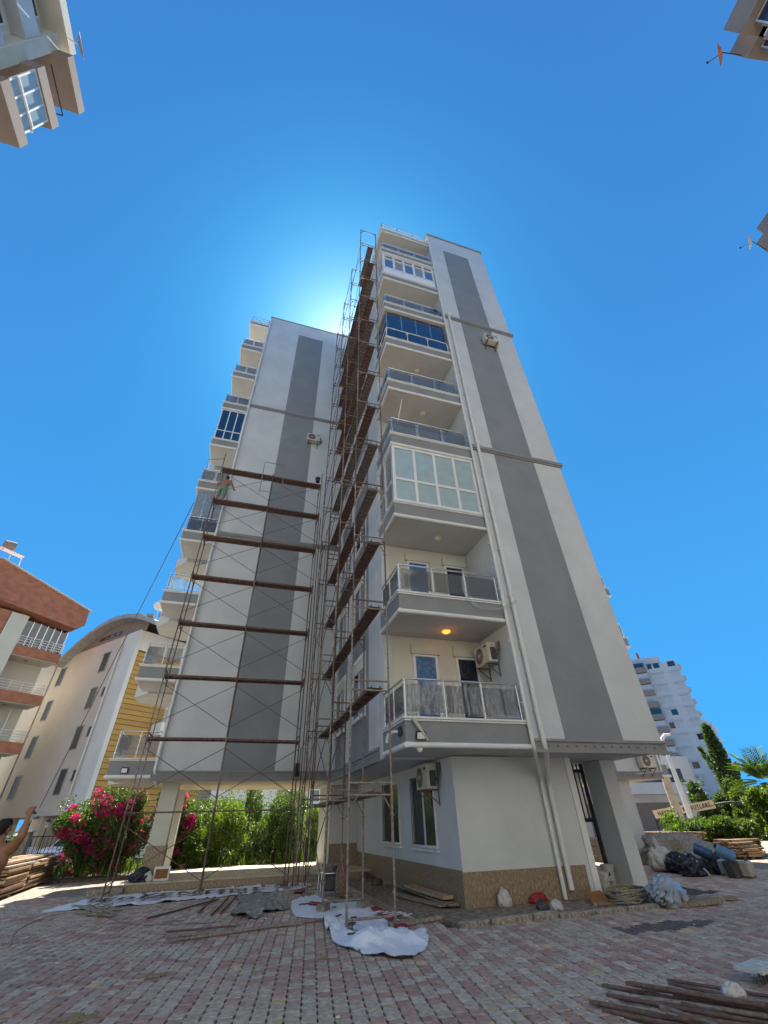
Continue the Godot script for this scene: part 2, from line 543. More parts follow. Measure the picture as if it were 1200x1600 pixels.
	var sx := -2.75
	while sx < 5.2:
		var e := minf(sx + 1.15, 5.28)
		part(pl, "riser_tile", MB.new().span(Vector3(sx + 0.004, -0.02, -19.17), Vector3(e - 0.004, 0.185, -19.14)), mat("travertine2"))
		for tz in 4:
			part(pl, "tread_tile", MB.new().span(Vector3(sx + 0.003, 0.185, -19.12 - tz * 1.27 - 1.265), Vector3(e - 0.003, 0.22, -19.12 - tz * 1.27)), mat("tread"))
		sx = e
	part(pl, "low_kerb", MB.new().rbox(Vector3(-3.2, 0.06, -19.0), Vector3(1.0, 0.16, 0.3), 0.02), mat("kerb"))
	var lb := structure("garden_soil")
	part(lb, "soil_bed", MB.new().span(Vector3(-8, -0.06, -37), Vector3(12, 0.06, -24.25)), mat("soil"))
	# stains, paint drops and crumbs of mortar that lie on the paving
	var sp := MB.new()
	for k in 420:
		var q := Vector3(rng.randf_range(-3.5, 11), 0.006, -rng.randf_range(4.6, 14))
		var r := rng.randf_range(0.004, 0.014) * (2.2 if rng.randf() < 0.1 else 1.0)
		sp.lathe(q, [Vector2(r, 0), Vector2(r * 0.8, r * 0.35), Vector2(0, r * 0.45)], 6)
	stuff("mortar_crumbs", "white crumbs of mortar and paint drops scattered over the pavers", "mortar crumbs", sp, mat("crumb", Color(0.62, 0.60, 0.56), 0.9))
	var sa := MB.new()
	for d in [[270, 1440, 0.34], [240, 1525, 0.26], [120, 1592, 0.30], [505, 1498, 0.16], [262, 1463, 0.18], [60, 1500, 0.10]]:
		var o := gpx(d[0], d[1])
		var prev := Vector3.ZERO
		var first := Vector3.ZERO
		for k in 19:
			var an := TAU * k / 18.0
			var r: float = d[2] * (0.55 + 0.45 * absf(sin(an * 2.3 + d[0]))) * (0.8 + 0.2 * sin(an * 7.0))
			var q := o + Vector3(cos(an) * r, 0.004, sin(an) * r * 0.8)
			if k > 0: sa.tri(o + Vector3(0, 0.018, 0), q, prev)
			prev = q
	stuff("sand_spill", "thin spills of yellow sand lying on the pavers", "sand", sa, mat("sand", Color(0.42, 0.31, 0.16), 1.0, 0, "rough", 1.5))

# ---------------------------------------------------------------- the apartment block
const SLAB0 := 2.97
const STOREY := 3.24
func dentils(parent: Node3D, a: Vector3, b: Vector3, out: Vector3) -> void:
	var k := int(a.distance_to(b) / 0.27)
	var shared := MB.new().box(Vector3.ZERO, Vector3(0.055, 0.03, 0.055)).mesh()
	for i in k:
		inst(parent, "dentil", shared, mat("band"), Transform3D(Basis(), a.lerp(b, (i + 0.5) / k) + out * 0.012))

func rail(bal: Node3D, a: Vector3, b: Vector3, posts: int, y: float, h: float, pane: Material, post_m: Material, gap := 0.1) -> void:
	var d := (b - a).normalized()
	part(bal, "handrail", MB.new().tube(a + Vector3(0, y + h, 0), b + Vector3(0, y + h, 0), 0.028, 8), post_m)
	for i in posts + 1:
		var q := a.lerp(b, float(i) / posts)
		part(bal, "post", MB.new().tube(q + Vector3(0, y, 0), q + Vector3(0, y + h, 0), 0.022, 7).tube(q + Vector3(0, y + h * 0.84, 0) - d * 0.07, q + Vector3(0, y + h * 0.84, 0) + d * 0.07, 0.018, 6).tube(q + Vector3(0, y + h * 0.2, 0) - d * 0.07, q + Vector3(0, y + h * 0.2, 0) + d * 0.07, 0.018, 6), post_m)
		if i < posts:
			var q2 := a.lerp(b, float(i + 1) / posts)
			part(bal, "glass_panel", MB.new().bar(q + d * 0.05 + Vector3(0, y + gap + (h - gap * 2.2) * 0.5, 0), q2 - d * 0.05 + Vector3(0, y + gap + (h - gap * 2.2) * 0.5, 0), 0.01, h - gap * 2.2), pane)

func glazing(bal: Node3D, a: Vector3, b: Vector3, y0: float, y1: float, cols: int, mid: float, frame_m: Material, panes: Array, w := 0.07) -> void:
	# framed window wall between two ground points; mid is the height of the transom
	var d := (b - a).normalized()
	var f := MB.new()
	for i in cols + 1:
		var q := a.lerp(b, float(i) / cols)
		f.bar(q + Vector3(0, y0, 0), q + Vector3(0, y1, 0), w, w, d)
	for yy in [y0 + w * 0.5, y1 - w * 0.5, mid]:
		f.bar(a + Vector3(0, yy, 0) + d * w * 0.5, b + Vector3(0, yy, 0) - d * w * 0.5, w * 0.93, w)
	part(bal, "window_frame", f, frame_m)
	for i in cols:
		var q := a.lerp(b, float(i) / cols) + d * w * 0.5
		var q2 := a.lerp(b, float(i + 1) / cols) - d * w * 0.5
		part(bal, "pane", MB.new().bar(q + Vector3(0, (y0 + mid) * 0.5, 0), q2 + Vector3(0, (y0 + mid) * 0.5, 0), 0.012, mid - y0 - w), panes[(i * 2) % panes.size()])
		part(bal, "pane", MB.new().bar(q + Vector3(0, (y1 + mid) * 0.5, 0), q2 + Vector3(0, (y1 + mid) * 0.5, 0), 0.012, y1 - mid - w), panes[(i * 2 + 1) % panes.size()])

func balcony(bld: Node3D, x0: float, x1: float, zf: float, zb: float, y: float, open_side: int, th := 0.52) -> Node3D:
	# open_side -1: free end towards -x, +1: towards +x
	var s := part(bld, "balcony", MB.new().span(Vector3(x0, y, zb), Vector3(x1, y + th, zf)), mat("band"))
	var xa := x0 if open_side < 0 else x1
	part(s, "soffit", MB.new().span(Vector3(x0 + 0.05, y - 0.03, zb + 0.02), Vector3(x1 - (0.05 if open_side > 0 else 0.003), y, zf - 0.05)), mat("ceiling"))
	part(s, "lower_trim", MB.new().tube(Vector3(x0 - 0.02, y + 0.02, zf), Vector3(x1 - (0.06 if open_side < 0 else -0.02), y + 0.02, zf), 0.06, 10).tube(Vector3(xa, y + 0.02, zf + 0.05), Vector3(xa, y + 0.02, zb), 0.059, 10), mat("trim"))
	var t := MB.new()
	for k in 2:
		var e := 0.035 + 0.03 * k
		t.span(Vector3(x0 - (e if open_side < 0 else 0.0), y + th + 0.045 * k, zb), Vector3(x1 + (e if open_side > 0 else 0.0), y + th + 0.045 * (k + 1) - 0.006 * (1 - k), zf + e))
	part(s, "coping", t, mat("trim"))
	return s

func roller_door(bld: Node3D, c: Vector3, w: float, y0: float, y1: float, out: Vector3, pane: Material, tall_frame := true) -> void:
	# framed door or window in a wall facing «out» (unit axis), with the shutter box above
	var d := out.cross(Vector3.UP)
	var f := MB.new()
	f.bar(c - d * (w * 0.5 + 0.03) + Vector3(0, y0, 0), c - d * (w * 0.5 + 0.03) + Vector3(0, y1, 0), 0.06, 0.08, d)
	f.bar(c + d * (w * 0.5 + 0.03) + Vector3(0, y0, 0), c + d * (w * 0.5 + 0.03) + Vector3(0, y1, 0), 0.06, 0.08, d)
	f.bar(c - d * (w * 0.5 + 0.06) + Vector3(0, y1 + 0.03, 0), c + d * (w * 0.5 + 0.06) + Vector3(0, y1 + 0.03, 0), 0.08, 0.06)
	f.bar(c - d * (w * 0.5 + 0.06) + Vector3(0, y0 - 0.03, 0), c + d * (w * 0.5 + 0.06) + Vector3(0, y0 - 0.03, 0), 0.08, 0.06)
	var win := part(bld, "window", f, mat("trim"))
	part(win, "pane", MB.new().bar(c - d * w * 0.5 + Vector3(0, (y0 + y1) * 0.5, 0), c + d * w * 0.5 + Vector3(0, (y0 + y1) * 0.5, 0), 0.02, y1 - y0), pane)
	if tall_frame:
		part(win, "shutter_box", MB.new().bar(c - d * (w * 0.5 + 0.12) + out * 0.02 + Vector3(0, y1 + 0.23, 0), c + d * (w * 0.5 + 0.12) + out * 0.02 + Vector3(0, y1 + 0.23, 0), 0.06, 0.28).bar(c - d * (w * 0.5 + 0.14) + out * 0.03 + Vector3(0, y1 + 0.078, 0), c + d * (w * 0.5 + 0.14) + out * 0.03 + Vector3(0, y1 + 0.078, 0), 0.10, 0.024), mat("cream"))

func build_centre_block() -> void:
	var o := thing("apartment_building", "tall white apartment block with grey stripe wall, corner balconies and tan stone plinth", "building", Vector3(7.4, 0, -15))
	# upper storeys
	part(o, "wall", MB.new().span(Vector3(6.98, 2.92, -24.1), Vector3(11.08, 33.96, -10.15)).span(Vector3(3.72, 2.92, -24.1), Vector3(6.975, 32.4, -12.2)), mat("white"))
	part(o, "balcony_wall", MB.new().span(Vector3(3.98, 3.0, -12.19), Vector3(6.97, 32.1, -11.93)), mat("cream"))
	part(o, "corner_pilaster", MB.new().span(Vector3(3.70, 2.93, -12.42), Vector3(3.97, 32.36, -11.90)), mat("white"))
	part(o, "parapet_cap", MB.new().rbox(Vector3(9.03, 34.02, -17.1), Vector3(4.22, 0.12, 14.05), 0.02), mat("beam"))
	part(o, "grey_stripe", MB.new().span(Vector3(7.98, 3.17, -10.15), Vector3(9.80, 32.2, -10.145)), mat("grey"))
	for yy in [13.28, 23.14]:
		part(o, "ledge", MB.new().span(Vector3(6.99, yy, -10.15), Vector3(11.14, yy + 0.07, -10.09)).span(Vector3(6.99, yy + 0.07, -10.15), Vector3(11.17, yy + 0.22, -10.05)).span(Vector3(11.08, yy + 0.03, -13.0), Vector3(11.13, yy + 0.2, -10.15)), mat("beam"))
	var bm := part(o, "base_beam", MB.new().span(Vector3(6.99, 2.86, -10.15), Vector3(11.14, 3.17, -10.11)).span(Vector3(6.99, 3.11, -10.11), Vector3(11.16, 3.17, -10.06)).span(Vector3(6.99, 2.86, -10.11), Vector3(11.18, 2.93, -10.04)), mat("beam"))
	dentils(bm, Vector3(7.0, 3.02, -10.11), Vector3(11.12, 3.02, -10.11), Vector3(0, 0, 1))
	# facade towards the scaffold: two grey bays with windows between white strips
	var bm2 := part(o, "side_beam", MB.new().span(Vector3(3.66, 2.88, -19.1), Vector3(3.72, 3.22, -12.43)).span(Vector3(3.61, 3.15, -19.1), Vector3(3.66, 3.22, -12.43)).span(Vector3(3.60, 2.88, -19.1), Vector3(3.66, 2.95, -12.43)), mat("band"))
	dentils(bm2, Vector3(3.66, 3.05, -19.0), Vector3(3.66, 3.05, -12.5), Vector3(-1, 0, 0))
	for b in [[-13.42, -16.0], [-16.62, -18.62]]:
		part(o, "grey_bay", MB.new().span(Vector3(3.712, 3.24, b[1]), Vector3(3.72, 32.0, b[0])), mat("grey"))
	for b in [[-12.43, -13.40], [-16.02, -16.60], [-18.64, -19.10]]:
		part(o, "white_strip", MB.new().span(Vector3(3.66, 3.24, b[1]), Vector3(3.72, 32.3, b[0])), mat("white"))
	for k in 9:
		var y := SLAB0 + k * STOREY
		for wz in [-14.72, -17.72]:
			var ww := 1.75
			var c := Vector3(3.68, 0, wz)
			var f := MB.new()
			f.span(Vector3(3.64, y + 1.32, wz - ww * 0.5), Vector3(3.70, y + 3.36, wz - ww * 0.5 + 0.12)).span(Vector3(3.64, y + 1.32, wz + ww * 0.5 - 0.12), Vector3(3.70, y + 3.36, wz + ww * 0.5))
			f.span(Vector3(3.638, y + 3.22, wz - ww * 0.5 + 0.125), Vector3(3.70, y + 3.36, wz + ww * 0.5 - 0.125)).span(Vector3(3.60, y + 1.30, wz - ww * 0.5 - 0.02), Vector3(3.70, y + 1.42, wz + ww * 0.5 + 0.02))
			f.span(Vector3(3.66, y + 1.43, wz - 0.03), Vector3(3.70, y + 2.85, wz + 0.03))
			var win := part(o, "window", f, mat("trim"))
			part(win, "shutter_box", MB.new().span(Vector3(3.652, y + 2.86, wz - ww * 0.5 + 0.125), Vector3(3.70, y + 3.21, wz + ww * 0.5 - 0.125)), mat("cream"))
			part(win, "pane", MB.new().span(Vector3(3.675, y + 1.425, wz - ww * 0.5 + 0.125), Vector3(3.70, y + 2.85, wz - 0.035)), mat("window"))
			part(win, "pane", MB.new().span(Vector3(3.675, y + 1.425, wz + 0.035), Vector3(3.70, y + 2.85, wz + ww * 0.5 - 0.125)), mat("curtain_pane"))
	# corner balconies
	for k in 9:
		var y := SLAB0 + k * STOREY
		var b := balcony(o, 3.65, 6.976, -10.15, -11.92, y, -1)
		var yt := y + 0.62
		var rg := mat("rail_glass")
		if k == 2:
			glazing(b, Vector3(3.70, 0, -10.2), Vector3(6.86, 0, -10.2), y + 0.62, y + STOREY - 0.05, 4, y + 1.62, mat("trim"), [mat("paper_pane")], 0.1)
			glazing(b, Vector3(3.70, 0, -11.88), Vector3(3.70, 0, -10.26), y + 0.62, y + STOREY - 0.05, 2, y + 1.62, mat("trim"), [mat("curtain_pane")], 0.1)
		elif k == 5:
			glazing(b, Vector3(3.76, 0, -10.28), Vector3(6.86, 0, -10.28), y + 0.62, y + STOREY - 0.05, 4, y + 0.75, mat("steel"), [mat("blue_window")], 0.035)
			rail(b, Vector3(3.70, 0, -10.2), Vector3(6.86, 0, -10.2), 3, yt, 0.9, mat("blue_window"), mat("trim"), 0.04)
			rail(b, Vector3(3.70, 0, -11.88), Vector3(3.70, 0, -10.25), 2, yt, 0.9, mat("blue_window"), mat("trim"), 0.04)
			glazing(b, Vector3(3.76, 0, -11.88), Vector3(3.76, 0, -10.33), y + 0.62, y + STOREY - 0.05, 2, y + 0.75, mat("steel"), [mat("blue_window")], 0.035)
		elif k == 7:
			part(b, "parapet", MB.new().span(Vector3(3.70, y + 0.62, -10.3), Vector3(6.88, y + 1.45, -10.2)).span(Vector3(3.70, y + 0.62, -11.9), Vector3(3.79, y + 1.45, -10.31)), mat("sheet"))
			glazing(b, Vector3(3.74, 0, -10.25), Vector3(6.86, 0, -10.25), y + 1.46, y + STOREY - 0.04, 5, y + 2.72, mat("trim"), [mat("blue_pane"), mat("ac_dark"), mat("curtain_pane"), mat("ac_dark")], 0.13)
			glazing(b, Vector3(3.75, 0, -11.88), Vector3(3.75, 0, -10.33), y + 1.46, y + STOREY - 0.04, 2, y + 2.72, mat("trim"), [mat("curtain_pane")], 0.12)
		else:
			rail(b, Vector3(3.70, 0, -10.2), Vector3(6.86, 0, -10.2), 3, yt, 0.87, rg, mat("steel"))
			rail(b, Vector3(3.70, 0, -11.86), Vector3(3.70, 0, -10.26), 2, yt, 0.87, rg, mat("steel"))
			roller_door(o, Vector3(5.03, 0, -11.9), 0.66, y + (0.9 if k == 0 else 0.65), y + 2.62, Vector3(0, 0, 1), mat("blue_pane") if k < 3 else mat("window"))
			roller_door(o, Vector3(6.42, 0, -11.9), 0.62, y + 0.65, y + 2.62, Vector3(0, 0, 1), mat("window"))
	var rf := balcony(o, 3.65, 6.96, -10.15, -12.19, SLAB0 + 9 * STOREY - 0.9 + 0.86, -1, 0.3)
	var rr := MB.new()
	for hh in [0.45, 0.9]:
		rr.tube(Vector3(3.72, 32.5 + hh, -10.2), Vector3(6.93, 32.5 + hh, -10.2), 0.02, 6).tube(Vector3(3.72, 32.5 + hh, -12.1), Vector3(3.72, 32.5 + hh, -10.2), 0.02, 6)
	for i in 4:
		rr.tube(Vector3(3.72 + i * 1.07, 32.5, -10.2), Vector3(3.72 + i * 1.07, 33.4, -10.2), 0.022, 6)
	part(rf, "roof_railing", rr, mat("band"))
	# ground floor
	part(o, "ground_wall", MB.new().span(Vector3(5.31, 0, -21.3), Vector3(8.87, 2.915, -11.4)).span(Vector3(4.12, 0.2, -24.0), Vector3(8.8, 2.914, -21.32)), mat("white"))
	var px := 5.30
	while px < 8.6:
		var e := minf(px + 0.84, 8.60)
		part(o, "plinth_tile", MB.new().span(Vector3(px + 0.002, 0.0, -11.40), Vector3(e - 0.002, 0.63, -11.375)), mat("travertine"))
		px = e
	var pz := -11.38
	while pz > -21.2:
		var e := maxf(pz - 0.9, -21.3)
		part(o, "plinth_tile", MB.new().span(Vector3(5.285, 0.0, e + 0.002), Vector3(5.31, 0.655, pz - 0.002)), mat("travertine"))
		pz = e
	part(o, "plinth_tile", MB.new().span(Vector3(4.14, 0.2, -21.32), Vector3(5.28, 0.92, -21.295)), mat("travertine"))
	part(o, "door_jamb", MB.new().span(Vector3(8.72, 0, -11.4), Vector3(8.90, 2.91, -11.36)), mat("trim"))
	part(o, "fin_pillar", MB.new().span(Vector3(10.35, 0, -12.66), Vector3(10.80, 2.915, -11.9)), mat("white"))
	part(o, "lobby_wall", MB.new().span(Vector3(8.9, 0, -17.4), Vector3(13.4, 2.3, -17.2)), mat("sand", Color(0.60, 0.52, 0.38), 0.9, 0, "soft", 0.3))
	var st := part(o, "entrance_step", MB.new().span(Vector3(8.9, 0, -17.15), Vector3(10.34, 0.40, -12.55)).span(Vector3(10.345, 0, -17.15), Vector3(11.4, 0.40, -12.9)), mat("tread"))
	for k in 3:
		part(st, "step", MB.new().span(Vector3(8.9, 0.4 + k * 0.18, -17.15), Vector3(13.2, 0.575 + k * 0.18, -14.6 - k * 0.32)), mat("travertine2"))
	var gt := MB.new()
	gt.span(Vector3(10.25, 0.42, -12.74), Vector3(10.345, 2.9, -12.68)).span(Vector3(8.92, 1.44, -12.74), Vector3(10.25, 1.54, -12.68)).span(Vector3(8.92, 2.66, -12.74), Vector3(10.25, 2.75, -12.68))
	var gate := part(o, "gate", gt, mat("black"))
	for k in 9:
		part(gate, "gate_bar", MB.new().tube(Vector3(8.98 + k * 0.145, 1.5, -12.71), Vector3(8.98 + k * 0.145, 2.9, -12.71), 0.022, 6), mat("black"))
	# barred ground-floor windows
	for wz in [-13.55, -16.52]:
		var f := MB.new()
		f.span(Vector3(5.28, 1.0, wz - 0.86), Vector3(5.31, 1.06, wz + 0.86)).span(Vector3(5.275, 2.60, wz - 0.80), Vector3(5.31, 2.66, wz + 0.80))
		f.span(Vector3(5.275, 1.06, wz - 0.86), Vector3(5.31, 2.66, wz - 0.80)).span(Vector3(5.275, 1.06, wz + 0.80), Vector3(5.31, 2.66, wz + 0.86)).span(Vector3(5.28, 1.06, wz - 0.02), Vector3(5.31, 2.60, wz + 0.08))
		f.span(Vector3(5.23, 0.93, wz - 0.95), Vector3(5.31, 0.97, wz + 0.95))
		var w := part(o, "window", f, mat("trim"))
		part(w, "pane", MB.new().span(Vector3(5.295, 1.06, wz - 0.80), Vector3(5.31, 2.60, wz - 0.02)), mat("grey_pane", Color(0.17, 0.18, 0.19), 0.12, 0, "mottle", 1.0))
		part(w, "pane", MB.new().span(Vector3(5.295, 1.06, wz + 0.08), Vector3(5.31, 2.60, wz + 0.80)), mat("green_pane", Color(0.06, 0.075, 0.06), 0.12, 0, "mottle", 1.0))
		var bars := MB.new()
		bars.bar(Vector3(5.24, 1.08, wz - 0.86), Vector3(5.24, 1.08, wz + 0.04), 0.02, 0.03).bar(Vector3(5.24, 2.62, wz - 0.86), Vector3(5.24, 2.62, wz + 0.04), 0.02, 0.03)
		part(w, "grille_rail", bars, mat("black"))
		for k in 8:
			part(w, "grille_bar", MB.new().tube(Vector3(5.24, 1.08, wz - 0.84 + k * 0.12), Vector3(5.24, 2.62, wz - 0.84 + k * 0.12), 0.011, 5), mat("black"))
	# downpipes
	var pm := mat("pipe_white")
	for d in [[6.93, 0.05, 33.2, 7.80], [7.25, 0.065, 23.3, 8.02]]:
		var pp := PackedVector3Array([Vector3(d[0], d[2], -10.06), Vector3(d[0], 3.1, -10.06), Vector3(d[0] + 0.03, 2.86, -10.1), Vector3(d[3] - 0.06, 2.5, -11.2), Vector3(d[3], 2.2, -11.31), Vector3(d[3], 0.05 if d[0] < 7 else 0.2, -11.31)])
		var dp := part(o, "downpipe", MB.new().path(pp, d[1], 10), pm)
		var cl := MB.new()
		var yy: float = d[2]
		while yy > 3.3:
			cl.tube(Vector3(d[0], yy, -10.06), Vector3(d[0], yy - 0.09, -10.06), d[1] * 1.22, 10)
			cl.bar(Vector3(d[0] - 0.09, yy - 0.045, -10.11), Vector3(d[0] + 0.09, yy - 0.045, -10.11), 0.05, 0.025)
			yy -= 1.62
		cl.tube(Vector3(d[3], 0.92, -11.31), Vector3(d[3], 0.84, -11.31), d[1] * 1.2, 10)
		part(dp, "collars", cl, pm)
	part(o, "rain_hopper", MB.new().rbox(Vector3(7.25, 13.62, -10.06), Vector3(0.2, 0.18, 0.2), 0.03), pm)
	part(o, "rain_hopper", MB.new().rbox(Vector3(7.22, 23.42, -10.06), Vector3(0.2, 0.18, 0.2), 0.03), pm)

func wing_shell(o: Node3D, x0: float, x1: float, zf: float, stripe: Array, bal: int) -> void:
	part(o, "wall", MB.new().span(Vector3(x0, 2.98, zf - 4.98), Vector3(x1, 34.06, zf)), mat("white"))
	part(o, "parapet_cap", MB.new().rbox(Vector3((x0 + x1) * 0.5, 34.11, zf - 2.49), Vector3(x1 - x0 + 0.1, 0.1, 5.08), 0.02), mat("beam"))
	part(o, "grey_stripe", MB.new().span(Vector3(stripe[0], 3.25, zf), Vector3(stripe[1], 32.62, zf + 0.005)), mat("grey"))
	for yy in [13.32, 23.2]:
		part(o, "ledge", MB.new().span(Vector3(x0 - 0.03, yy, zf), Vector3(x1, yy + 0.07, zf + 0.06)).span(Vector3(x0 - 0.05, yy + 0.07, zf), Vector3(x1, yy + 0.22, zf + 0.1)), mat("beam"))
	var bm := part(o, "base_beam", MB.new().span(Vector3(x0 - 0.02, 2.95, zf), Vector3(x1, 3.25, zf + 0.04)).span(Vector3(x0 - 0.04, 3.19, zf + 0.04), Vector3(x1, 3.25, zf + 0.08)).span(Vector3(x0 - 0.04, 2.95, zf + 0.04), Vector3(x1, 3.01, zf + 0.1)), mat("beam"))
	dentils(bm, Vector3(x0, 3.1, zf + 0.04), Vector3(x1, 3.1, zf + 0.04), Vector3(0, 0, 1))
	part(o, "soffit", MB.new().span(Vector3(x0 + 0.02, 2.93, zf - 4.97), Vector3(x1, 2.98, zf - 0.02)), mat("soffit_warm", Color(0.72, 0.64, 0.50), 0.9, 0, "soft", 0.2))
	part(o, "downpipe", MB.new().path(PackedVector3Array([Vector3(x0 + 0.02 if bal < 0 else x1, 33.5, zf + 0.07), Vector3(x0 + 0.02 if bal < 0 else x1, 3.25, zf + 0.07), Vector3(x0 + 0.15, 2.8, zf - 0.3)]), 0.06, 8), mat("pipe_white"))

func build_left_wing() -> void:
	var zf := -19.12
	var o := thing("apartment_building", "white apartment wing on pillars with grey stripe wall behind the wide scaffold", "building", Vector3(0.5, 0, -21.6))
	wing_shell(o, -2.72, 3.64, zf, [-0.44, 1.48], -1)
	for k in 9:
		var y := 3.05 + k * STOREY * 1.006
		var b := balcony(o, -4.22, -2.74, zf, zf - 1.75, y, -1, 0.5)
		var rg := mat("rail_glass")
		# angled rear balcony of the same flat
		var pr := part(o, "rear_balcony", MB.new().prism(PackedVector2Array([Vector2(-2.74, -24.0), Vector2(-3.7, -24.0), Vector2(-4.75, -23.3), Vector2(-4.75, -22.2), Vector2(-4.1, -21.3), Vector2(-2.74, -21.3)]), Vector3(0, y - 0.02, 0), Vector3(1, 0, 0), Vector3(0, 0, 1), Vector3(0, 0.5, 0)), mat("ceiling"))
		part(pr, "rear_railing", MB.new().tube(Vector3(-4.7, y + 1.35, -23.3), Vector3(-4.7, y + 1.35, -22.2), 0.025, 6).tube(Vector3(-4.7, y + 1.35, -22.2), Vector3(-4.05, y + 1.35, -21.35), 0.025, 6).tube(Vector3(-4.7, y + 0.48, -22.2), Vector3(-4.7, y + 1.35, -22.2), 0.022, 6), mat("steel"))
		if k == 5:
			glazing(b, Vector3(-4.16, 0, zf - 0.06), Vector3(-2.78, 0, zf - 0.06), y + 0.6, y + STOREY - 0.05, 3, y + 1.35, mat("trim"), [mat("blue_window")], 0.06)
			glazing(b, Vector3(-4.16, 0, zf - 1.7), Vector3(-4.16, 0, zf - 0.1), y + 0.6, y + STOREY - 0.05, 2, y + 1.35, mat("trim"), [mat("blue_window")], 0.06)
		elif k == 3:
			glazing(b, Vector3(-4.12, 0, zf - 0.12), Vector3(-2.78, 0, zf - 0.12), y + 0.6, y + STOREY - 0.05, 3, y + 1.3, mat("steel"), [mat("window"), mat("curtain_pane")], 0.04)
			rail(b, Vector3(-4.17, 0, zf - 0.05), Vector3(-2.78, 0, zf - 0.05), 2, y + 0.59, 0.86, mat("rail_glass"), mat("steel"))
		else:
			rail(b, Vector3(-4.17, 0, zf - 0.05), Vector3(-2.78, 0, zf - 0.05), 2, y + 0.59, 0.86, rg if k != 2 else mat("clear"), mat("steel"))
			rail(b, Vector3(-4.17, 0, zf - 1.7), Vector3(-4.17, 0, zf - 0.1), 2, y + 0.59, 0.86, rg if k != 2 else mat("clear"), mat("steel"))
	var rf := balcony(o, -4.1, -2.74, zf, zf - 1.75, 32.45, -1, 0.3)
	var rr := MB.new()
	for hh in [0.25, 0.5, 0.8]:
		rr.tube(Vector3(-4.05, 32.8 + hh, zf - 0.05), Vector3(-2.8, 32.8 + hh, zf - 0.05), 0.022, 6).tube(Vector3(-4.05, 32.8 + hh, zf - 1.7), Vector3(-4.05, 32.8 + hh, zf - 0.05), 0.022, 6)
	for i in 3: rr.tube(Vector3(-4.05 + i * 0.62, 32.75, zf - 0.05), Vector3(-4.05 + i * 0.62, 33.6, zf - 0.05), 0.024, 6)
	part(rf, "roof_railing", rr, mat("band"))
	# pillars under the wing
	var pl := part(o, "pillar", MB.new().span(Vector3(-2.42, 0.2, -20.35), Vector3(-1.86, 2.95, -19.75)), mat("cream"))
	part(pl, "pillar_cladding", MB.new().span(Vector3(-2.45, 0.2, -20.38), Vector3(-1.83, 1.12, -19.72)), mat("travertine2"))
	part(o, "pillar", MB.new().span(Vector3(-2.4, 0.2, -23.9), Vector3(-1.9, 2.95, -23.4)), mat("cream"))
	part(o, "side_wall_strip", MB.new().span(Vector3(-2.745, 3.0, -24.05), Vector3(-2.72, 34.0, -19.2)), mat("cream"))

func build_right_wing() -> void:
	var zf := -19.12
	var o := thing("apartment_building", "white apartment wing with air conditioner seen beneath the grey beam past the fin pillar", "building", Vector3(16, 0, -21.6))
	wing_shell(o, 13.2, 20.1, zf, [15.6, 17.5], 1)
	for k in 9:
		var y := 3.05 + k * STOREY
		var xe := 21.25 if k == 2 or k == 3 else 20.7
		var b := balcony(o, 20.12, xe, zf - 0.1, zf - 1.9, y, 1, 0.5)
		rail(b, Vector3(20.2, 0, zf - 0.15), Vector3(xe - 0.1, 0, zf - 0.15), 2, y + 0.59, 0.86, mat("rail_glass"), mat("steel"))
	part(o, "pillar", MB.new().span(Vector3(17.45, 0, -20.2), Vector3(18.35, 2.95, -19.5)), mat("white"))
	part(o, "pillar", MB.new().span(Vector3(15.0, 0, -20.2), Vector3(15.6, 2.95, -19.5)), mat("white"))
	part(o, "pillar", MB.new().span(Vector3(16.6, 0, -22.4), Vector3(17.3, 2.95, -21.6)), mat("beam"))
	part(o, "ground_wall", MB.new().span(Vector3(11.1, 0, -24.0), Vector3(14.0, 2.95, -19.6)), mat("white"))

# ---------------------------------------------------------------- scaffolding
func frame_mesh(w: float, h: float) -> ArrayMesh:   # two legs with bars and knee braces, in the local x-y plane
	var f := MB.new()
	var r := 0.024
	for s in [0.0, 1.0]:
		f.tube(Vector3(w * s, 0, 0), Vector3(w * s, h - 0.02, 0), r, 7)
		f.tube(Vector3(w * s, h - 0.10, 0), Vector3(w * s, h + 0.06, 0), r * 1.25, 7)
		var i: float = w * s + (0.2 if s == 0.0 else -0.2)
		f.tube(Vector3(w * s, h - 0.36, 0), Vector3(i, h - 0.06, 0), 0.014, 5)
		f.tube(Vector3(w * s - 0.06, h - 0.42, 0), Vector3(w * s + 0.06, h - 0.42, 0), 0.012, 5)
		f.tube(Vector3(w * s - 0.05, 0.5, 0), Vector3(w * s + 0.05, 0.5, 0), 0.012, 5)
	f.tube(Vector3(0, h - 0.06, 0), Vector3(w, h - 0.06, 0), 0.022, 6)
	f.tube(Vector3(0, 0.16, 0), Vector3(w, 0.16, 0), 0.022, 6)
	return f.mesh()
func deck_mesh(ln: float, w: float) -> ArrayMesh:   # one plank platform along local x, seen mostly from below
	var f := MB.new()
	f.box(Vector3(ln * 0.5, 0.035, 0), Vector3(ln, 0.02, w))
	f.box(Vector3(ln * 0.5, 0.015, w * 0.5 - 0.02), Vector3(ln, 0.065, 0.035)).box(Vector3(ln * 0.5, 0.015, -w * 0.5 + 0.02), Vector3(ln, 0.065, 0.035))
	for k in 5: f.box(Vector3(0.1 + k * (ln - 0.2) / 4.0, 0.008, 0), Vector3(0.04, 0.04, w - 0.08))
	f.tube(Vector3(0.02, 0.04, w * 0.3), Vector3(-0.06, 0.07, w * 0.3), 0.014, 5).tube(Vector3(0.02, 0.04, -w * 0.3), Vector3(-0.06, 0.07, -w * 0.3), 0.014, 5)
	return f.mesh()
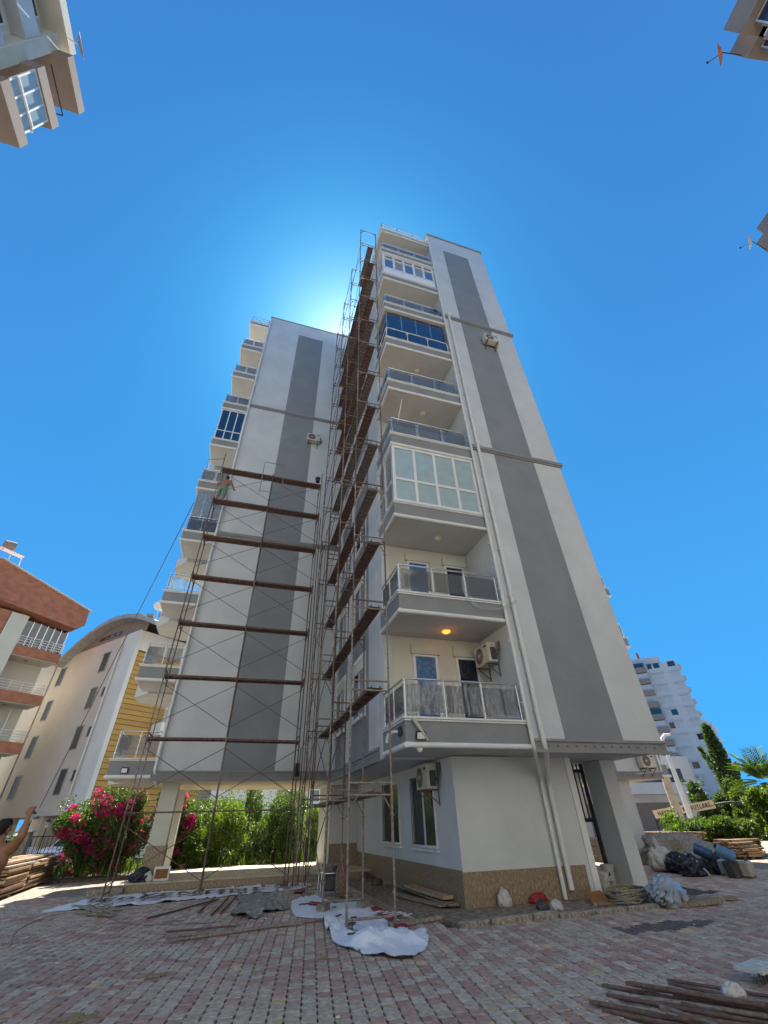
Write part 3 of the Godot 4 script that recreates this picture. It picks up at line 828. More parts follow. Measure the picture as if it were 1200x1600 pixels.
func brace_mesh(ln: float, lo: float, hi: float) -> ArrayMesh:   # a crossed pair of thin tubes
	var f := MB.new()
	f.tube(Vector3(0, lo, 0), Vector3(ln, hi, 0.015), 0.012, 5)
	f.tube(Vector3(0, hi, 0), Vector3(ln, lo, -0.015), 0.012, 5)
	return f.mesh()

func build_scaffolds() -> void:
	# tall narrow scaffold along the recessed facade of the centre block
	var o := thing("scaffold", "tall rusty scaffold tower with brown decks rising along the recessed white facade", "scaffold", Vector3(2.9, 0, -14.2))
	var h := 2.145
	var fm := frame_mesh(0.96, h)
	var dm := deck_mesh(2.43, 0.36)
	var bm := brace_mesh(2.45, 0.35, 1.75)
	var alongz := Basis(Vector3.UP, PI * 0.5)   # local x runs towards -z
	for k in 15:
		for f in 4:
			var lean := rng.randf_range(-0.012, 0.012)
			inst(o, "frame", fm, mat("rust_pale") if rng.randf() < 0.6 else mat("rust"), Transform3D(Basis(Vector3.BACK, lean * 0.3), Vector3(2.42 + lean, k * h - 0.02, -10.5 - f * 2.45)))
		for b in 3:
			if k > 0 and not (k == 14 and b > 0):
				inst(o, "deck", dm, mat("deck") if rng.randf() < 0.7 else mat("deck_grey"), Transform3D(alongz * Basis(Vector3.BACK, rng.randf_range(-0.006, 0.006)), Vector3(3.04 + rng.randf_range(-0.03, 0.03), k * h - 0.06, -10.5 - b * 2.45)))
			if not (b == 0 and k % 2 == 0):
				inst(o, "cross_brace", bm, mat("rust"), Transform3D(alongz, Vector3(2.40, k * h, -10.5 - b * 2.45)))
	for f in 4:
		for s in [2.42, 3.38]:
			part(o, "base_block", MB.new().rbox(Vector3(s, 0.03, -10.5 - f * 2.45), Vector3(0.24, 0.07, 0.2), 0.01, Basis(Vector3.UP, rng.randf())), mat("block"))
	# wide scaffold in front of the wing
	var w := thing("scaffold", "wide rusty scaffold of two bays standing before the wing with open pillars", "scaffold", Vector3(-0.4, 0, -17.7))
	var h2 := 2.03
	var fm2 := frame_mesh(0.95, h2)
	var dm2 := deck_mesh(2.52, 0.42)
	var bm2 := brace_mesh(2.525, 0.30, 1.70)
	var alongx := Basis()
	for k in 8:
		for f in 3:
			inst(w, "frame", fm2, mat("rust_pale") if rng.randf() < 0.35 else mat("rust"), Transform3D(alongz, Vector3(-2.95 + f * 2.525 + rng.randf_range(-0.01, 0.01), k * h2 - 0.02, -17.2)))
		for b in 2:
			if k == 0:
				inst(w, "ledger", MB.new().tube(Vector3.ZERO, Vector3(2.525, 0, 0), 0.025, 6).mesh(), mat("rust"), Transform3D(Basis(), Vector3(-2.95 + b * 2.525, h2 - 0.04, -17.22)))
			else:
				inst(w, "deck", dm2, mat("deck"), Transform3D(Basis(Vector3.BACK, rng.randf_range(-0.008, 0.008)), Vector3(-2.95 + b * 2.525, (k + 1) * h2 - 0.06 if k > 0 else 0.0, -17.45 + rng.randf_range(-0.04, 0.04))))
			inst(w, "cross_brace", bm2, mat("rust"), Transform3D(Basis(), Vector3(-2.95 + b * 2.525, k * h2 + 0.02, -17.18)))
	# guard frame and loose uprights at the top
	part(w, "guard_frame", MB.new().path(PackedVector3Array([Vector3(-0.95, 14.9, -17.1), Vector3(-0.95, 16.9, -17.1), Vector3(-0.9, 16.95, -17.1), Vector3(0.05, 16.95, -17.1), Vector3(0.1, 16.9, -17.1), Vector3(0.1, 14.9, -17.1)]), 0.02, 6).tube(Vector3(-0.95, 15.0, -17.1), Vector3(0.1, 15.0, -17.1), 0.014, 5), mat("rust_pale"))
	part(w, "upright", MB.new().tube(Vector3(-2.95, 16.2, -17.2), Vector3(-2.95, 17.1, -17.2), 0.024, 6).tube(Vector3(-2.95, 16.75, -17.2), Vector3(-3.7, 16.6, -17.3), 0.016, 5), mat("rust"))
	part(w, "upright", MB.new().tube(Vector3(2.1, 16.2, -17.2), Vector3(2.1, 16.9, -17.2), 0.024, 6), mat("rust"))
	for f in 3:
		for s in [-17.2, -18.15]:
			part(w, "base_block", MB.new().rbox(Vector3(-2.95 + f * 2.525, 0.025, s), Vector3(0.22, 0.06, 0.2), 0.01), mat("block"))
	# loose poles bundled in the inner corner between the two scaffolds
	for k in 5:
		var q := Vector3(2.28 + k * 0.10, 0.03, -17.35 - 0.15 * (k % 3))
		var p := thing("scaffold_pole", "long thin steel pole standing upright in the corner between the two scaffolds", "pole", q, "upright poles in the scaffold corner")
		part(p, "tube", MB.new().tube(q, q + Vector3(rng.randf_range(-0.1, 0.1), rng.randf_range(11, 16), rng.randf_range(-0.1, 0.1)), 0.022, 6), mat("rust_pale") if k % 2 else mat("rust"))
	# pulley wheel hanging at the corner, tied ball on the top deck
	var pq := Vector3(1.92, 2.95, -15.3)
	var pu := thing("hoist_pulley", "round black hoist pulley hanging at the corner of the scaffolds", "pulley", pq)
	part(pu, "wheel", MB.new().lathe(pq + Vector3(-0.05, 0, 0), [Vector2(0.03, -0.06), Vector2(0.2, -0.06), Vector2(0.17, 0.0), Vector2(0.2, 0.06), Vector2(0.03, 0.06)], 18, Basis(Vector3.UP, Vector3.RIGHT, Vector3.BACK)), mat("black"))
	part(pu, "hook", MB.new().tube(pq, pq + Vector3(0.02, 0.6, 0), 0.02, 6).tube(pq + Vector3(0.02, 0.6, 0), Vector3(2.42, 4.2, -15.4), 0.012, 5), mat("cord"))
	var bq := Vector3(1.9, 16.36, -17.3)
	var pb := thing("paint_pail", "small dark pail on the end of the top scaffold deck", "pail", bq)
	part(pb, "pail_body", MB.new().lathe(bq, [Vector2(0, 0), Vector2(0.1, 0), Vector2(0.135, 0.25), Vector2(0.14, 0.26), Vector2(0.12, 0.25), Vector2(0.1, 0.05), Vector2(0, 0.05)], 16), mat("black"))
	part(pb, "pail_handle", MB.new().path(PackedVector3Array([bq + Vector3(-0.14, 0.24, 0), bq + Vector3(-0.08, 0.38, 0), bq + Vector3(0.08, 0.38, 0), bq + Vector3(0.14, 0.24, 0)]), 0.006, 5), mat("steel"))

# ---------------------------------------------------------------- buildings round about
# each has a corner, a direction u that recedes along the face we see first, and w across to the other face
func face_quad(mb: MB, c: Vector3, u: Vector3, out: Vector3, u0: float, u1: float, y0: float, y1: float, t: float) -> MB:
	return mb.box(c + u * (u0 + u1) * 0.5 + Vector3(0, (y0 + y1) * 0.5, 0) + out * t * 0.5, Vector3(absf(u1 - u0), y1 - y0, t), Basis(u, Vector3.UP, u.cross(Vector3.UP)))
func window_on(o: Node3D, c: Vector3, u: Vector3, out: Vector3, u0: float, u1: float, y0: float, y1: float, pane: Material, fm: Material, lintel := 0.0) -> void:
	var f := MB.new()
	var w := minf(0.07, (u1 - u0) * 0.12)
	face_quad(f, c, u, out, u0 - w, u0, y0 - w, y1 + w, 0.05); face_quad(f, c, u, out, u1, u1 + w, y0 - w, y1 + w, 0.05)
	face_quad(f, c, u, out, u0, u1, y1, y1 + w, 0.05); face_quad(f, c, u, out, u0, u1, y0 - w, y0, 0.05)
	if lintel > 0.0: face_quad(f, c, u, out, u0 - 0.3, u1 + 0.3, y1 + 0.12, y1 + 0.26, lintel)
	var win := part(o, "window", f, fm)
	part(win, "pane", face_quad(MB.new(), c, u, out, u0, u1, y0, y1, 0.02), pane)
func az(deg: float) -> Vector3:
	return Vector3(sin(deg_to_rad(deg)), 0, -cos(deg_to_rad(deg)))

func build_neighbours() -> void:
	mat("peach", Color(0.60, 0.52, 0.455), 0.85, 0, "soft", 0.12, "plaster", 0.1)
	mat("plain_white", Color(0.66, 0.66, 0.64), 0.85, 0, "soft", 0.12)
	mat("ochre", Color(0.46, 0.275, 0.07), 0.7, 0, "soft", 0.35)
	mat("ochre2", Color(0.41, 0.24, 0.06), 0.7, 0, "soft", 0.35)
	mat("dull_window", Color(0.045, 0.042, 0.042), 0.5)
	mat("board_back", Color(0.12, 0.07, 0.02), 0.9)
	mat("roof_metal", Color(0.40, 0.385, 0.37), 0.55, 0, "mottle", 0.4)
	mat("terracotta", Color(0.42, 0.17, 0.10), 0.85, 0, "mottle", 0.3)
	mat("sand_wall", Color(0.60, 0.50, 0.36), 0.85, 0, "soft", 0.15)
	mat("taupe", Color(0.24, 0.195, 0.17), 0.85, 0, "soft", 0.2)
	mat("far_white", Color(0.50, 0.51, 0.52), 0.85, 0, "soft", 0.1)
	mat("far_pane", Color(0.40, 0.43, 0.45), 0.3)
	# white building with the barrel roof and ochre boards
	var c := Vector3(-8.44, 0, -34.93)
	var u := az(-39.7)
	var w := az(50.3)
	var ou := w * -1.0     # outward of the long face
	var ow := u * -1.0     # outward of the short face
	var o := thing("house", "pale house with curved barrel roof and ochre boarded side", "building", c)
	part(o, "wall", MB.new().box(c + u * 8 + w * 7 + Vector3(0, 8.1, 0), Vector3(16, 11.4, 14), Basis(u, Vector3.UP, u.cross(Vector3.UP))), mat("peach"))
	part(o, "undercroft", MB.new().box(c + u * 9.5 + w * 9.0 + Vector3(0, 1.2, 0), Vector3(13, 2.4, 10), Basis(u, Vector3.UP, u.cross(Vector3.UP))), mat("peach"))
	for k in 4: part(o, "pillar", MB.new().box(c + u * (0.4 + k * 4.6) + w * 0.35 + Vector3(0, 1.2, 0), Vector3(0.5, 2.4, 0.5), Basis(u, Vector3.UP, u.cross(Vector3.UP))), mat("sand_wall"))
	part(o, "corner_band", face_quad(face_quad(MB.new(), c, u, ou, -0.02, 1.7, 2.42, 13.81, 0.02), c, w, ow, -0.02, 0.28, 2.42, 13.81, 0.02), mat("plain_white"))
	var y := 2.5
	var k0 := 0
	part(o, "board_backing", face_quad(MB.new(), c, w, ow, 0.3, 9.0, 2.5, 12.35, 0.01), mat("board_back"))
	while y < 12.2:
		part(o, "cladding_board", face_quad(MB.new(), c, w, ow, 0.3, 9.0, y, y + 0.285, 0.05 + 0.006 * (k0 % 2)), mat("ochre") if k0 % 3 else mat("ochre2"))
		y += 0.325
		k0 += 1
	part(o, "upper_band", face_quad(MB.new(), c, w, ow, 0.3, 9.0, 12.35, 13.81, 0.02), mat("plain_white"))
	for d in [[3.5, 4.35], [10.3, 11.1]]:
		for r in 4: window_on(o, c, u, ou, d[0], d[1], 11.4 - r * 2.62, 12.8 - r * 2.62, mat("dull_window"), mat("roof_metal"))
	for r in 3: window_on(o, c, u, ou, 2.25, 2.6, 9.4 - r * 2.6, 10.0 - r * 2.6, mat("dull_window"), mat("roof_metal"))
	part(o, "downpipe", MB.new().tube(c + u * 2.0 + ou * 0.08 + Vector3(0, 2.6, 0), c + u * 2.0 + ou * 0.08 + Vector3(0, 13.3, 0), 0.07, 7).tube(c + u * 2.0 + ou * 0.08 + Vector3(0, 2.6, 0), c + u * -0.1 + ou * 0.08 + Vector3(0, 2.45, 0), 0.06, 7), mat("plain_white"))
	part(o, "joint_line", MB.new().tube(c + u * 12.4 + ou * 0.03 + Vector3(0, 2.5, 0), c + u * 12.4 + ou * 0.03 + Vector3(0, 13.7, 0), 0.06, 6), mat("roof_metal"))
	var arc := PackedVector2Array()
	for k in 17:
		var t := k / 16.0
		arc.append(Vector2(lerpf(-3.0, 11.2, t), 13.6 + 2.9 * sin(PI * (0.12 + 0.80 * t)) - 1.06))
	var rim := arc.duplicate()
	for k in range(16, -1, -1): rim.append(arc[k] - Vector2(0, 0.32))
	part(o, "barrel_roof", MB.new().prism(rim, c - w * 0.7, u, Vector3.UP, w * 13.5), mat("roof_metal"))
	var tym := PackedVector2Array([Vector2(-0.2, 13.8)])
	for k in range(3, 17): tym.append(arc[k] - Vector2(0, 0.33))
	part(o, "gable_panel", MB.new().prism(tym, c + w * 0.1, u, Vector3.UP, w * 0.2), mat("taupe"))
	for k in 4: part(o, "roof_vent", face_quad(MB.new(), c, u, ou, 3.0 + k * 0.85, 3.6 + k * 0.85, 14.15, 14.42, 0.02), mat("window"))
	for k in 3: part(o, "roof_box", MB.new().box(c + u * (1.5 - k * 1.8) + Vector3(0, 15.35 - k * 0.45, 0) + w * 0.2, Vector3(0.5, 0.25, 0.4)), mat("taupe"))
	# balcony between the ochre boards and the wing
	part(o, "balcony", MB.new().box(c + w * 4.6 + ow * 0.6 + Vector3(0, 7.25, 0), Vector3(1.2, 0.8, 3.4), Basis(ow, Vector3.UP, ow.cross(Vector3.UP))), mat("plain_white"))
	part(o, "balcony_glass", MB.new().box(c + w * 4.6 + ow * 1.18 + Vector3(0, 8.2, 0), Vector3(0.02, 1.1, 3.4), Basis(ow, Vector3.UP, ow.cross(Vector3.UP))), mat("clear"))
	var dq := c + u * -1.6 + Vector3(0, 14.3, 0)
	var ds := thing("satellite_dish", "satellite dish on the roof edge of the house with barrel roof", "satellite dish", dq)
	part(ds, "dish", MB.new().lathe(dq + Vector3(0, 0.9, 0), [Vector2(0, 0), Vector2(0.25, 0.03), Vector2(0.45, 0.11), Vector2(0.46, 0.13), Vector2(0.25, 0.05), Vector2(0, 0.02)], 18, Basis(Vector3.RIGHT, -0.5)), mat("plain_white"))
	part(ds, "mast", MB.new().tube(dq, dq + Vector3(0, 0.95, 0), 0.03, 6), mat("steel"))
	# terracotta-trimmed house in front of it
	c = Vector3(-13.9, 0, -37.5)
	u = az(231.4)
	var v := az(231.4 + 90.0)      # receding from us
	ou = v * -1.0
	o = thing("house", "cream house with terracotta gable fascia and balconies with white rails", "building", c)
	var bb := Basis(u, Vector3.UP, u.cross(Vector3.UP))
	part(o, "wall", MB.new().box(c + u * 8.5 + v * 5.5 + Vector3(0, 7.3, 0), Vector3(11.2, 14.6, 10), bb), mat("sand_wall"))
	part(o, "balcony_wall", MB.new().box(c + u * 1.75 + v * 6.3 + Vector3(0, 7.2, 0), Vector3(3.0, 14.4, 9), bb), mat("cream"))
	part(o, "corner_pier", MB.new().box(c + u * 3.5 + v * 0.4 + Vector3(0, 7.2, 0), Vector3(1.1, 14.4, 0.8), bb), mat("cream"))
	part(o, "brown_pier", MB.new().box(c + u * 4.6 + v * 0.42 + Vector3(0, 7.2, 0), Vector3(1.0, 14.4, 0.8), bb), mat("terracotta"))
	part(o, "gable_fascia", MB.new().prism(PackedVector2Array([Vector2(-0.6, 14.7), Vector2(-0.5, 15.8), Vector2(6.3, 17.6), Vector2(14, 15.6), Vector2(14, 14.0), Vector2(6, 14.9), Vector2(0.0, 14.25)]), c - v * 0.5, u, Vector3.UP, v * 9.0), mat("terracotta"))
	part(o, "roof_edge", MB.new().bar(c + u * -0.65 + Vector3(0, 15.8, 0) - v * 0.6, c + u * 6.35 + Vector3(0, 17.63, 0) - v * 0.6, 0.3, 0.06), mat("plain_white"))
	part(o, "fascia_panel", face_quad(MB.new(), c - v * 0.5, u, ou, 4.2, 9.5, 14.9, 15.7, 0.05), mat("terracotta"))
	for k in 3:
		var yy := 12.35 - k * 2.96
		var b := part(o, "balcony", MB.new().box(c + u * 1.45 + v * 0.9 + Vector3(0, yy - 0.32, 0), Vector3(3.0, 0.64, 1.8), bb), mat("terracotta"))
		part(b, "soffit", MB.new().box(c + u * 1.5 + v * 0.95 + Vector3(0, yy - 0.66, 0), Vector3(2.9, 0.06, 1.7), bb), mat("cream"))
		for r in 4: part(b, "rail_bar", MB.new().tube(c + v * 0.05 + Vector3(0, yy + 0.15 + r * 0.17, 0), c + u * 2.9 + v * 0.05 + Vector3(0, yy + 0.15 + r * 0.17, 0), 0.022, 5).tube(c + u * 0.02 + v * 0.05 + Vector3(0, yy + 0.15 + r * 0.17, 0), c + u * 0.02 + v * 1.7 + Vector3(0, yy + 0.15 + r * 0.17, 0), 0.022, 5), mat("trim"))
		for r in 5: part(b, "rail_post", MB.new().tube(c + u * r * 0.725 + v * 0.05 + Vector3(0, yy, 0), c + u * r * 0.725 + v * 0.05 + Vector3(0, yy + 0.68, 0), 0.025, 5), mat("trim"))
		part(b, "lamp", MB.new().lathe(c + u * 1.7 + v * 0.9 + Vector3(0, yy - 0.74, 0), [Vector2(0, 0), Vector2(0.14, 0.01), Vector2(0.15, 0.05), Vector2(0, 0.05)], 10), mat("taupe"))
	for k in 6:
		part(o, "glazed_pane", face_quad(MB.new(), c + v * 0.35, u, ou, 0.05 + k * 0.48, 0.50 + k * 0.48, 12.4, 14.2, 0.02), mat("window"))
		part(o, "glazing_bar", face_quad(MB.new(), c + v * 0.33, u, ou, 0.0 + k * 0.48, 0.045 + k * 0.48, 12.4, 14.2, 0.04), mat("steel"))
	part(o, "white_door_frame", face_quad(face_quad(MB.new(), c + v * 1.7, u, ou, 0.9, 1.02, 3.6, 8.6, 0.05), c + v * 1.7, u, ou, 0.2, 1.0, 3.5, 3.6, 0.05), mat("trim"))
	var hq := c + u * 6.0 + v * 1.0 + Vector3(0, 17.4, 0)
	var hs := thing("water_heater", "solar water tank on a steel rack on the terracotta roof", "water heater", hq)
	part(hs, "tank", MB.new().tube(hq + u * 0.4 + Vector3(0, 1.9, 0), hq - u * 0.3 + Vector3(0, 2.0, 0), 0.38, 14), mat("taupe"))
	part(hs, "rack", MB.new().tube(hq + u * 0.5, hq + u * 0.5 + Vector3(0, 1.6, 0), 0.03, 5).tube(hq - u * 1.2, hq - u * 1.0 + Vector3(0, 1.5, 0), 0.03, 5).tube(hq - u * 0.4, hq - u * 0.3 + Vector3(0, 1.6, 0), 0.03, 5).bar(hq + u * 0.5 + Vector3(0, 1.6, 0), hq - u * 1.1 + Vector3(0, 1.45, 0), 0.5, 0.06).bar(hq + u * 0.5 + Vector3(0, 0.3, 0), hq - u * 1.2 + Vector3(0, 0.05, 0), 0.5, 0.5), mat("trim"))
	# low building behind the garden, seen under the wing
	c = Vector3(-7, 0, -40)
	u = Vector3(1, 0, 0)
	ou = Vector3(0, 0, 1)
	o = thing("house", "white building with dark louvred shutters behind the garden under the wing", "building", Vector3(0, 0, -42))
	part(o, "wall", MB.new().span(Vector3(-5.5, 0, -46), Vector3(3.6, 7, -40)), mat("plain_white"))
	part(o, "ochre_wall", MB.new().span(Vector3(3.6, 0, -46), Vector3(10.5, 7, -40.3)), mat("sand_wall"))
	window_on(o, c, u, ou, 3.2, 5.6, 1.9, 4.8, mat("taupe"), mat("plain_white"))
	for k in 14: part(o, "louvre", face_quad(MB.new(), c + ou * 0.03, u, ou, 4.3, 5.55, 2.0 + k * 0.2, 2.12 + k * 0.2, 0.05), mat("beam"))
	part(o, "joint", face_quad(MB.new(), c, u, ou, 8.9, 8.97, 0, 6.9, 0.04), mat("far_pane"))
	for k in 5: window_on(o, Vector3(6.0, 0, -40.3), u, ou, 0.1 + k * 0.9, 0.85 + k * 0.9, 3.0, 3.75, mat("window"), mat("trim"))
	for k in 5: window_on(o, Vector3(6.0, 0, -40.3), u, ou, 0.1 + k * 0.9, 0.85 + k * 0.9, 2.0, 2.85, mat("curtain_pane"), mat("trim"))
	# low white building beyond the far wing
	o = thing("house", "low white building with dark blue balcony rail beyond the wing pillar", "building", Vector3(34, 0, -37))
	part(o, "wall", MB.new().span(Vector3(26, 0, -44), Vector3(44, 6.2, -38)), mat("plain_white"))
	var bq := part(o, "balcony", MB.new().span(Vector3(29.5, 3.0, -38), Vector3(41, 3.9, -36.6)), mat("far_white"))
	part(bq, "rail_panel", MB.new().span(Vector3(29.5, 3.9, -36.7), Vector3(41, 5.0, -36.62)), mat("rail_blue", Color(0.02, 0.03, 0.05), 0.3))
	part(o, "brown_pier", MB.new().span(Vector3(28.9, 0, -38.2), Vector3(29.45, 6.2, -36.8)), mat("terracotta"))
	part(o, "porch", MB.new().span(Vector3(29.5, 0, -38), Vector3(41, 2.4, -37.9)), mat("taupe"))
	# distant tower
	c = Vector3(107.94, 0, -85.14)
	u = az(-47.5)
	v = az(42.5)
	ou = v * -1.0
	o = thing("apartment_tower", "distant pale apartment tower with brown balcony fronts beyond the hedge", "building", c)
	bb = Basis(u, Vector3.UP, u.cross(Vector3.UP))
	part(o, "wall", MB.new().box(c + u * 10 + v * 6 + Vector3(0, 17, 0), Vector3(20, 34, 12), bb).box(c + u * 11.7 + v * 5 + Vector3(0, 35.1, 0), Vector3(16.6, 2.2, 8), bb), mat("far_white"))
	part(o, "chimney", MB.new().box(c + u * 8.2 + v * 1.6 + Vector3(0, 37.0, 0), Vector3(0.7, 1.6, 0.7), bb), mat("terracotta"))
	for k in 12:
		var yy := 33.0 - k * 2.88
		if yy < 1.5: continue
		var b := part(o, "balcony", face_quad(MB.new(), c, u, ou, 7.6, 10.6, yy - 0.9, yy + 0.35, 1.2), mat("taupe"))
		part(b, "balcony_window", face_quad(MB.new(), c, u, ou, 7.8, 10.4, yy + 0.4, yy + 1.7, 0.8 if k % 3 else 0.1), mat("far_pane") if k % 4 else mat("window"))
		window_on(o, c, u, ou, 6.0, 7.1, yy - 0.1, yy + 1.2, mat("far_pane") if (k * 7) % 5 else mat("window"), mat("far_white"), 0.35)
		window_on(o, c, u, ou, 4.2, 5.6, yy - 0.1, yy + 1.2, mat("far_pane") if (k * 3) % 4 else mat("window"), mat("far_white"), 0.35)
		window_on(o, c, u, ou, 0.5, 2.2, yy - 0.1, yy + 1.2, mat("far_pane") if (k * 5) % 6 else mat("window"), mat("far_white"), 0.35)
		part(o, "side_balcony", MB.new().box(c - u * 0.5 + v * 3 + Vector3(0, yy, 0), Vector3(1.0, 1.0, 3.0), bb), mat("far_white"))
	c = Vector3(140.3, 0, -110.7)
	o = thing("apartment_tower", "lower stepped pale tower just behind the distant apartment tower", "building", c)
	part(o, "wall", MB.new().box(c + u * 3.5 + v * 5 + Vector3(0, 12.2, 0), Vector3(12, 24.4, 10), bb).box(c + u * 3.0 + v * 5 + Vector3(0, 25, 0), Vector3(9, 1.4, 8), bb), mat("far_white"))
	for k in 8:
		window_on(o, c, u, ou, -1.6, 0.6, 22.0 - k * 2.9, 23.3 - k * 2.9, mat("far_pane") if k % 3 else mat("taupe"), mat("taupe"), 0.4)
		part(o, "side_balcony", MB.new().box(c - u * 2.9 + v * 2 + Vector3(0, 22.3 - k * 2.9, 0), Vector3(1.0, 0.9, 3.0), bb), mat("plain_white"))
	# tall block beside the camera, its roof corner in the upper corner of the view
	o = thing("apartment_building", "top storeys of a pale block with framed panels and stacked corner balconies", "building", Vector3(-19, 0, 4))
	part(o, "wall", MB.new().span(Vector3(-30, 0, -7.6), Vector3(-15.0, 34.6, 22)), mat("white"))
	var fr := MB.new()
	for k in 11:
		fr.span(Vector3(-15.0, 1.0, -7.6 + k * 2.5), Vector3(-14.3, 34.0, -7.0 + k * 2.5))
	part(o, "pier_frame", fr, mat("cream"))
	for k in 3:
		for j in 4:
			var y0 := 30.9 - k * STOREY
			part(o, "frame_panel", MB.new().span(Vector3(-15.0, y0 + 0.1, -6.98 + j * 2.5), Vector3(-14.42, y0 + 1.5, -5.12 + j * 2.5)), mat("white"))
			window_on(o, Vector3(-15.0, 0, -6.9 + j * 2.5), Vector3(0, 0, 1), Vector3(1, 0, 0), 0.3, 1.0, y0 + 1.75, y0 + 2.9, mat("window"), mat("trim"))
	part(o, "roof_slab", MB.new().span(Vector3(-30, 34.0, -7.7), Vector3(-13.9, 34.7, 22)), mat("cream"))
	for k in 4:
		var y0 := 32.9 - k * STOREY
		var s := part(o, "balcony", MB.new().prism(PackedVector2Array([Vector2(-13.6, -7.55), Vector2(-13.6, -9.75), Vector2(-18.5, -9.75), Vector2(-18.5, -7.55)]), Vector3(0, y0, 0), Vector3(1, 0, 0), Vector3(0, 0, 1), Vector3(0, 0.75, 0)), mat("taupe"))
		if k > 0:
			part(s, "balcony_rail", MB.new().tube(Vector3(-13.65, y0 + 1.5, -7.6), Vector3(-13.65, y0 + 1.5, -9.5), 0.035, 6).tube(Vector3(-13.65, y0 + 1.5, -9.5), Vector3(-18, y0 + 1.5, -9.7), 0.035, 6), mat("black") if k == 1 else mat("trim"))
		if k == 2:
			glazing(s, Vector3(-13.7, 0, -9.4), Vector3(-13.7, 0, -7.62), y0 + 0.76, y0 + STOREY - 0.02, 3, y0 + 1.7, mat("trim"), [mat("paper_pane")], 0.07)
	part(o, "recess_wall", MB.new().span(Vector3(-18.5, 15, -9.2), Vector3(-16.2, 33, -7.6)), mat("cream"))
	var dq2 := Vector3(-13.5, 34.2, -7.2)
	var d2 := thing("satellite_dish", "grey satellite dish at the roof edge of the framed pale block", "satellite dish", dq2)
	part(d2, "dish", MB.new().lathe(dq2, [Vector2(0, 0), Vector2(0.25, 0.03), Vector2(0.5, 0.12), Vector2(0.51, 0.15), Vector2(0.25, 0.05), Vector2(0, 0.02)], 18, Basis(Vector3.BACK, -1.2)), mat("roof_metal"))
	part(d2, "arm", MB.new().tube(dq2, dq2 + Vector3(-0.5, -0.2, 0.2), 0.03, 5), mat("steel"))
	# two taupe blocks on the other side, only their roof corners in view
	for n in 2:
		var q := Vector3(18.25, 0, 2.95) if n == 0 else Vector3(28.85, 0, -3.3)
		o = thing("apartment_building", ["taupe block with dark strip windows and red dish at its roof corner", "taupe roof corner with white dish against the blue sky"][n], "building", q)
		for m in 2:
			var e := q + (Vector3(0.95, 0, -0.75) if n == 0 else Vector3(0.75, 0, -0.9)) * m   # the front steps back once
			part(o, "wall", MB.new().span(e + Vector3(0.45, 0, 0.35), e + Vector3(14, 33.0, 24)), mat("taupe"))
			for k in 4:
				var yb := 32.35 - k * 3.2
				part(o, "parapet_band", MB.new().span(e + Vector3(0, yb, 0), e + Vector3(14.2, yb + (1.7 if k == 0 else 1.25), 24)), mat("taupe"))
				part(o, "sill_rail", MB.new().tube(e + Vector3(0.12, yb - 1.75, 0.1), e + Vector3(0.12, yb - 1.75, 5), 0.05, 6), mat("trim"))
				for j in 3:
					window_on(o, e + Vector3(0.42, 0, 0.4), Vector3(0, 0, 1), Vector3(-1, 0, 0), 0.1 + j * 1.3, 1.3 + j * 1.3, yb - 1.7, yb - 0.1, mat("blue_window"), mat("far_white"))
		o.rotation.y = -0.21
		var dd := gpx(1129, 82, 33.2) if n == 0 else gpx(1175, 377, 33.2)
		var ds2 := thing("satellite_dish", ["dull red satellite dish jutting out from the taupe block", "white satellite dish jutting out from the smaller taupe roof corner"][n], "satellite dish", dd)
		part(ds2, "dish", MB.new().lathe(dd, [Vector2(0, 0), Vector2(0.25, 0.03), Vector2(0.48, 0.12), Vector2(0.49, 0.15), Vector2(0.25, 0.05), Vector2(0, 0.02)], 18, Basis(Vector3.RIGHT, -1.1) * Basis(Vector3.BACK, 0.5)), mat("terracotta") if n == 0 else mat("trim"))
		part(ds2, "feed_arm", MB.new().tube(dd, dd + Vector3(-0.5, -0.15, -0.5), 0.018, 5).box(dd + Vector3(-0.52, -0.15, -0.52), Vector3(0.09, 0.09, 0.09)), mat("black"))
		part(ds2, "bracket", MB.new().tube(dd, q + o.transform.basis * (Vector3(1.0, 32.9, -0.7) if n == 0 else Vector3(0.8, 32.9, -0.85)), 0.025, 5), mat("black"))
	# sunlit blocks across the courtyard, behind the camera: they return warm light to the shaded fronts
	o = thing("apartment_building", "long sunlit cream apartment block across the courtyard facing the scaffolded block", "building", Vector3(1.5, 0, 23))
	part(o, "wall", MB.new().span(Vector3(-14, 0, 17), Vector3(17, 33, 30)), mat("white"))
	for k in 9:
		for j in 7:
			window_on(o, Vector3(-13.5 + j * 4.4, 0, 17), Vector3(1, 0, 0), Vector3(0, 0, -1), 1.2, 2.7, 1.6 + k * 3.3, 3.1 + k * 3.3, mat("window"), mat("trim"))

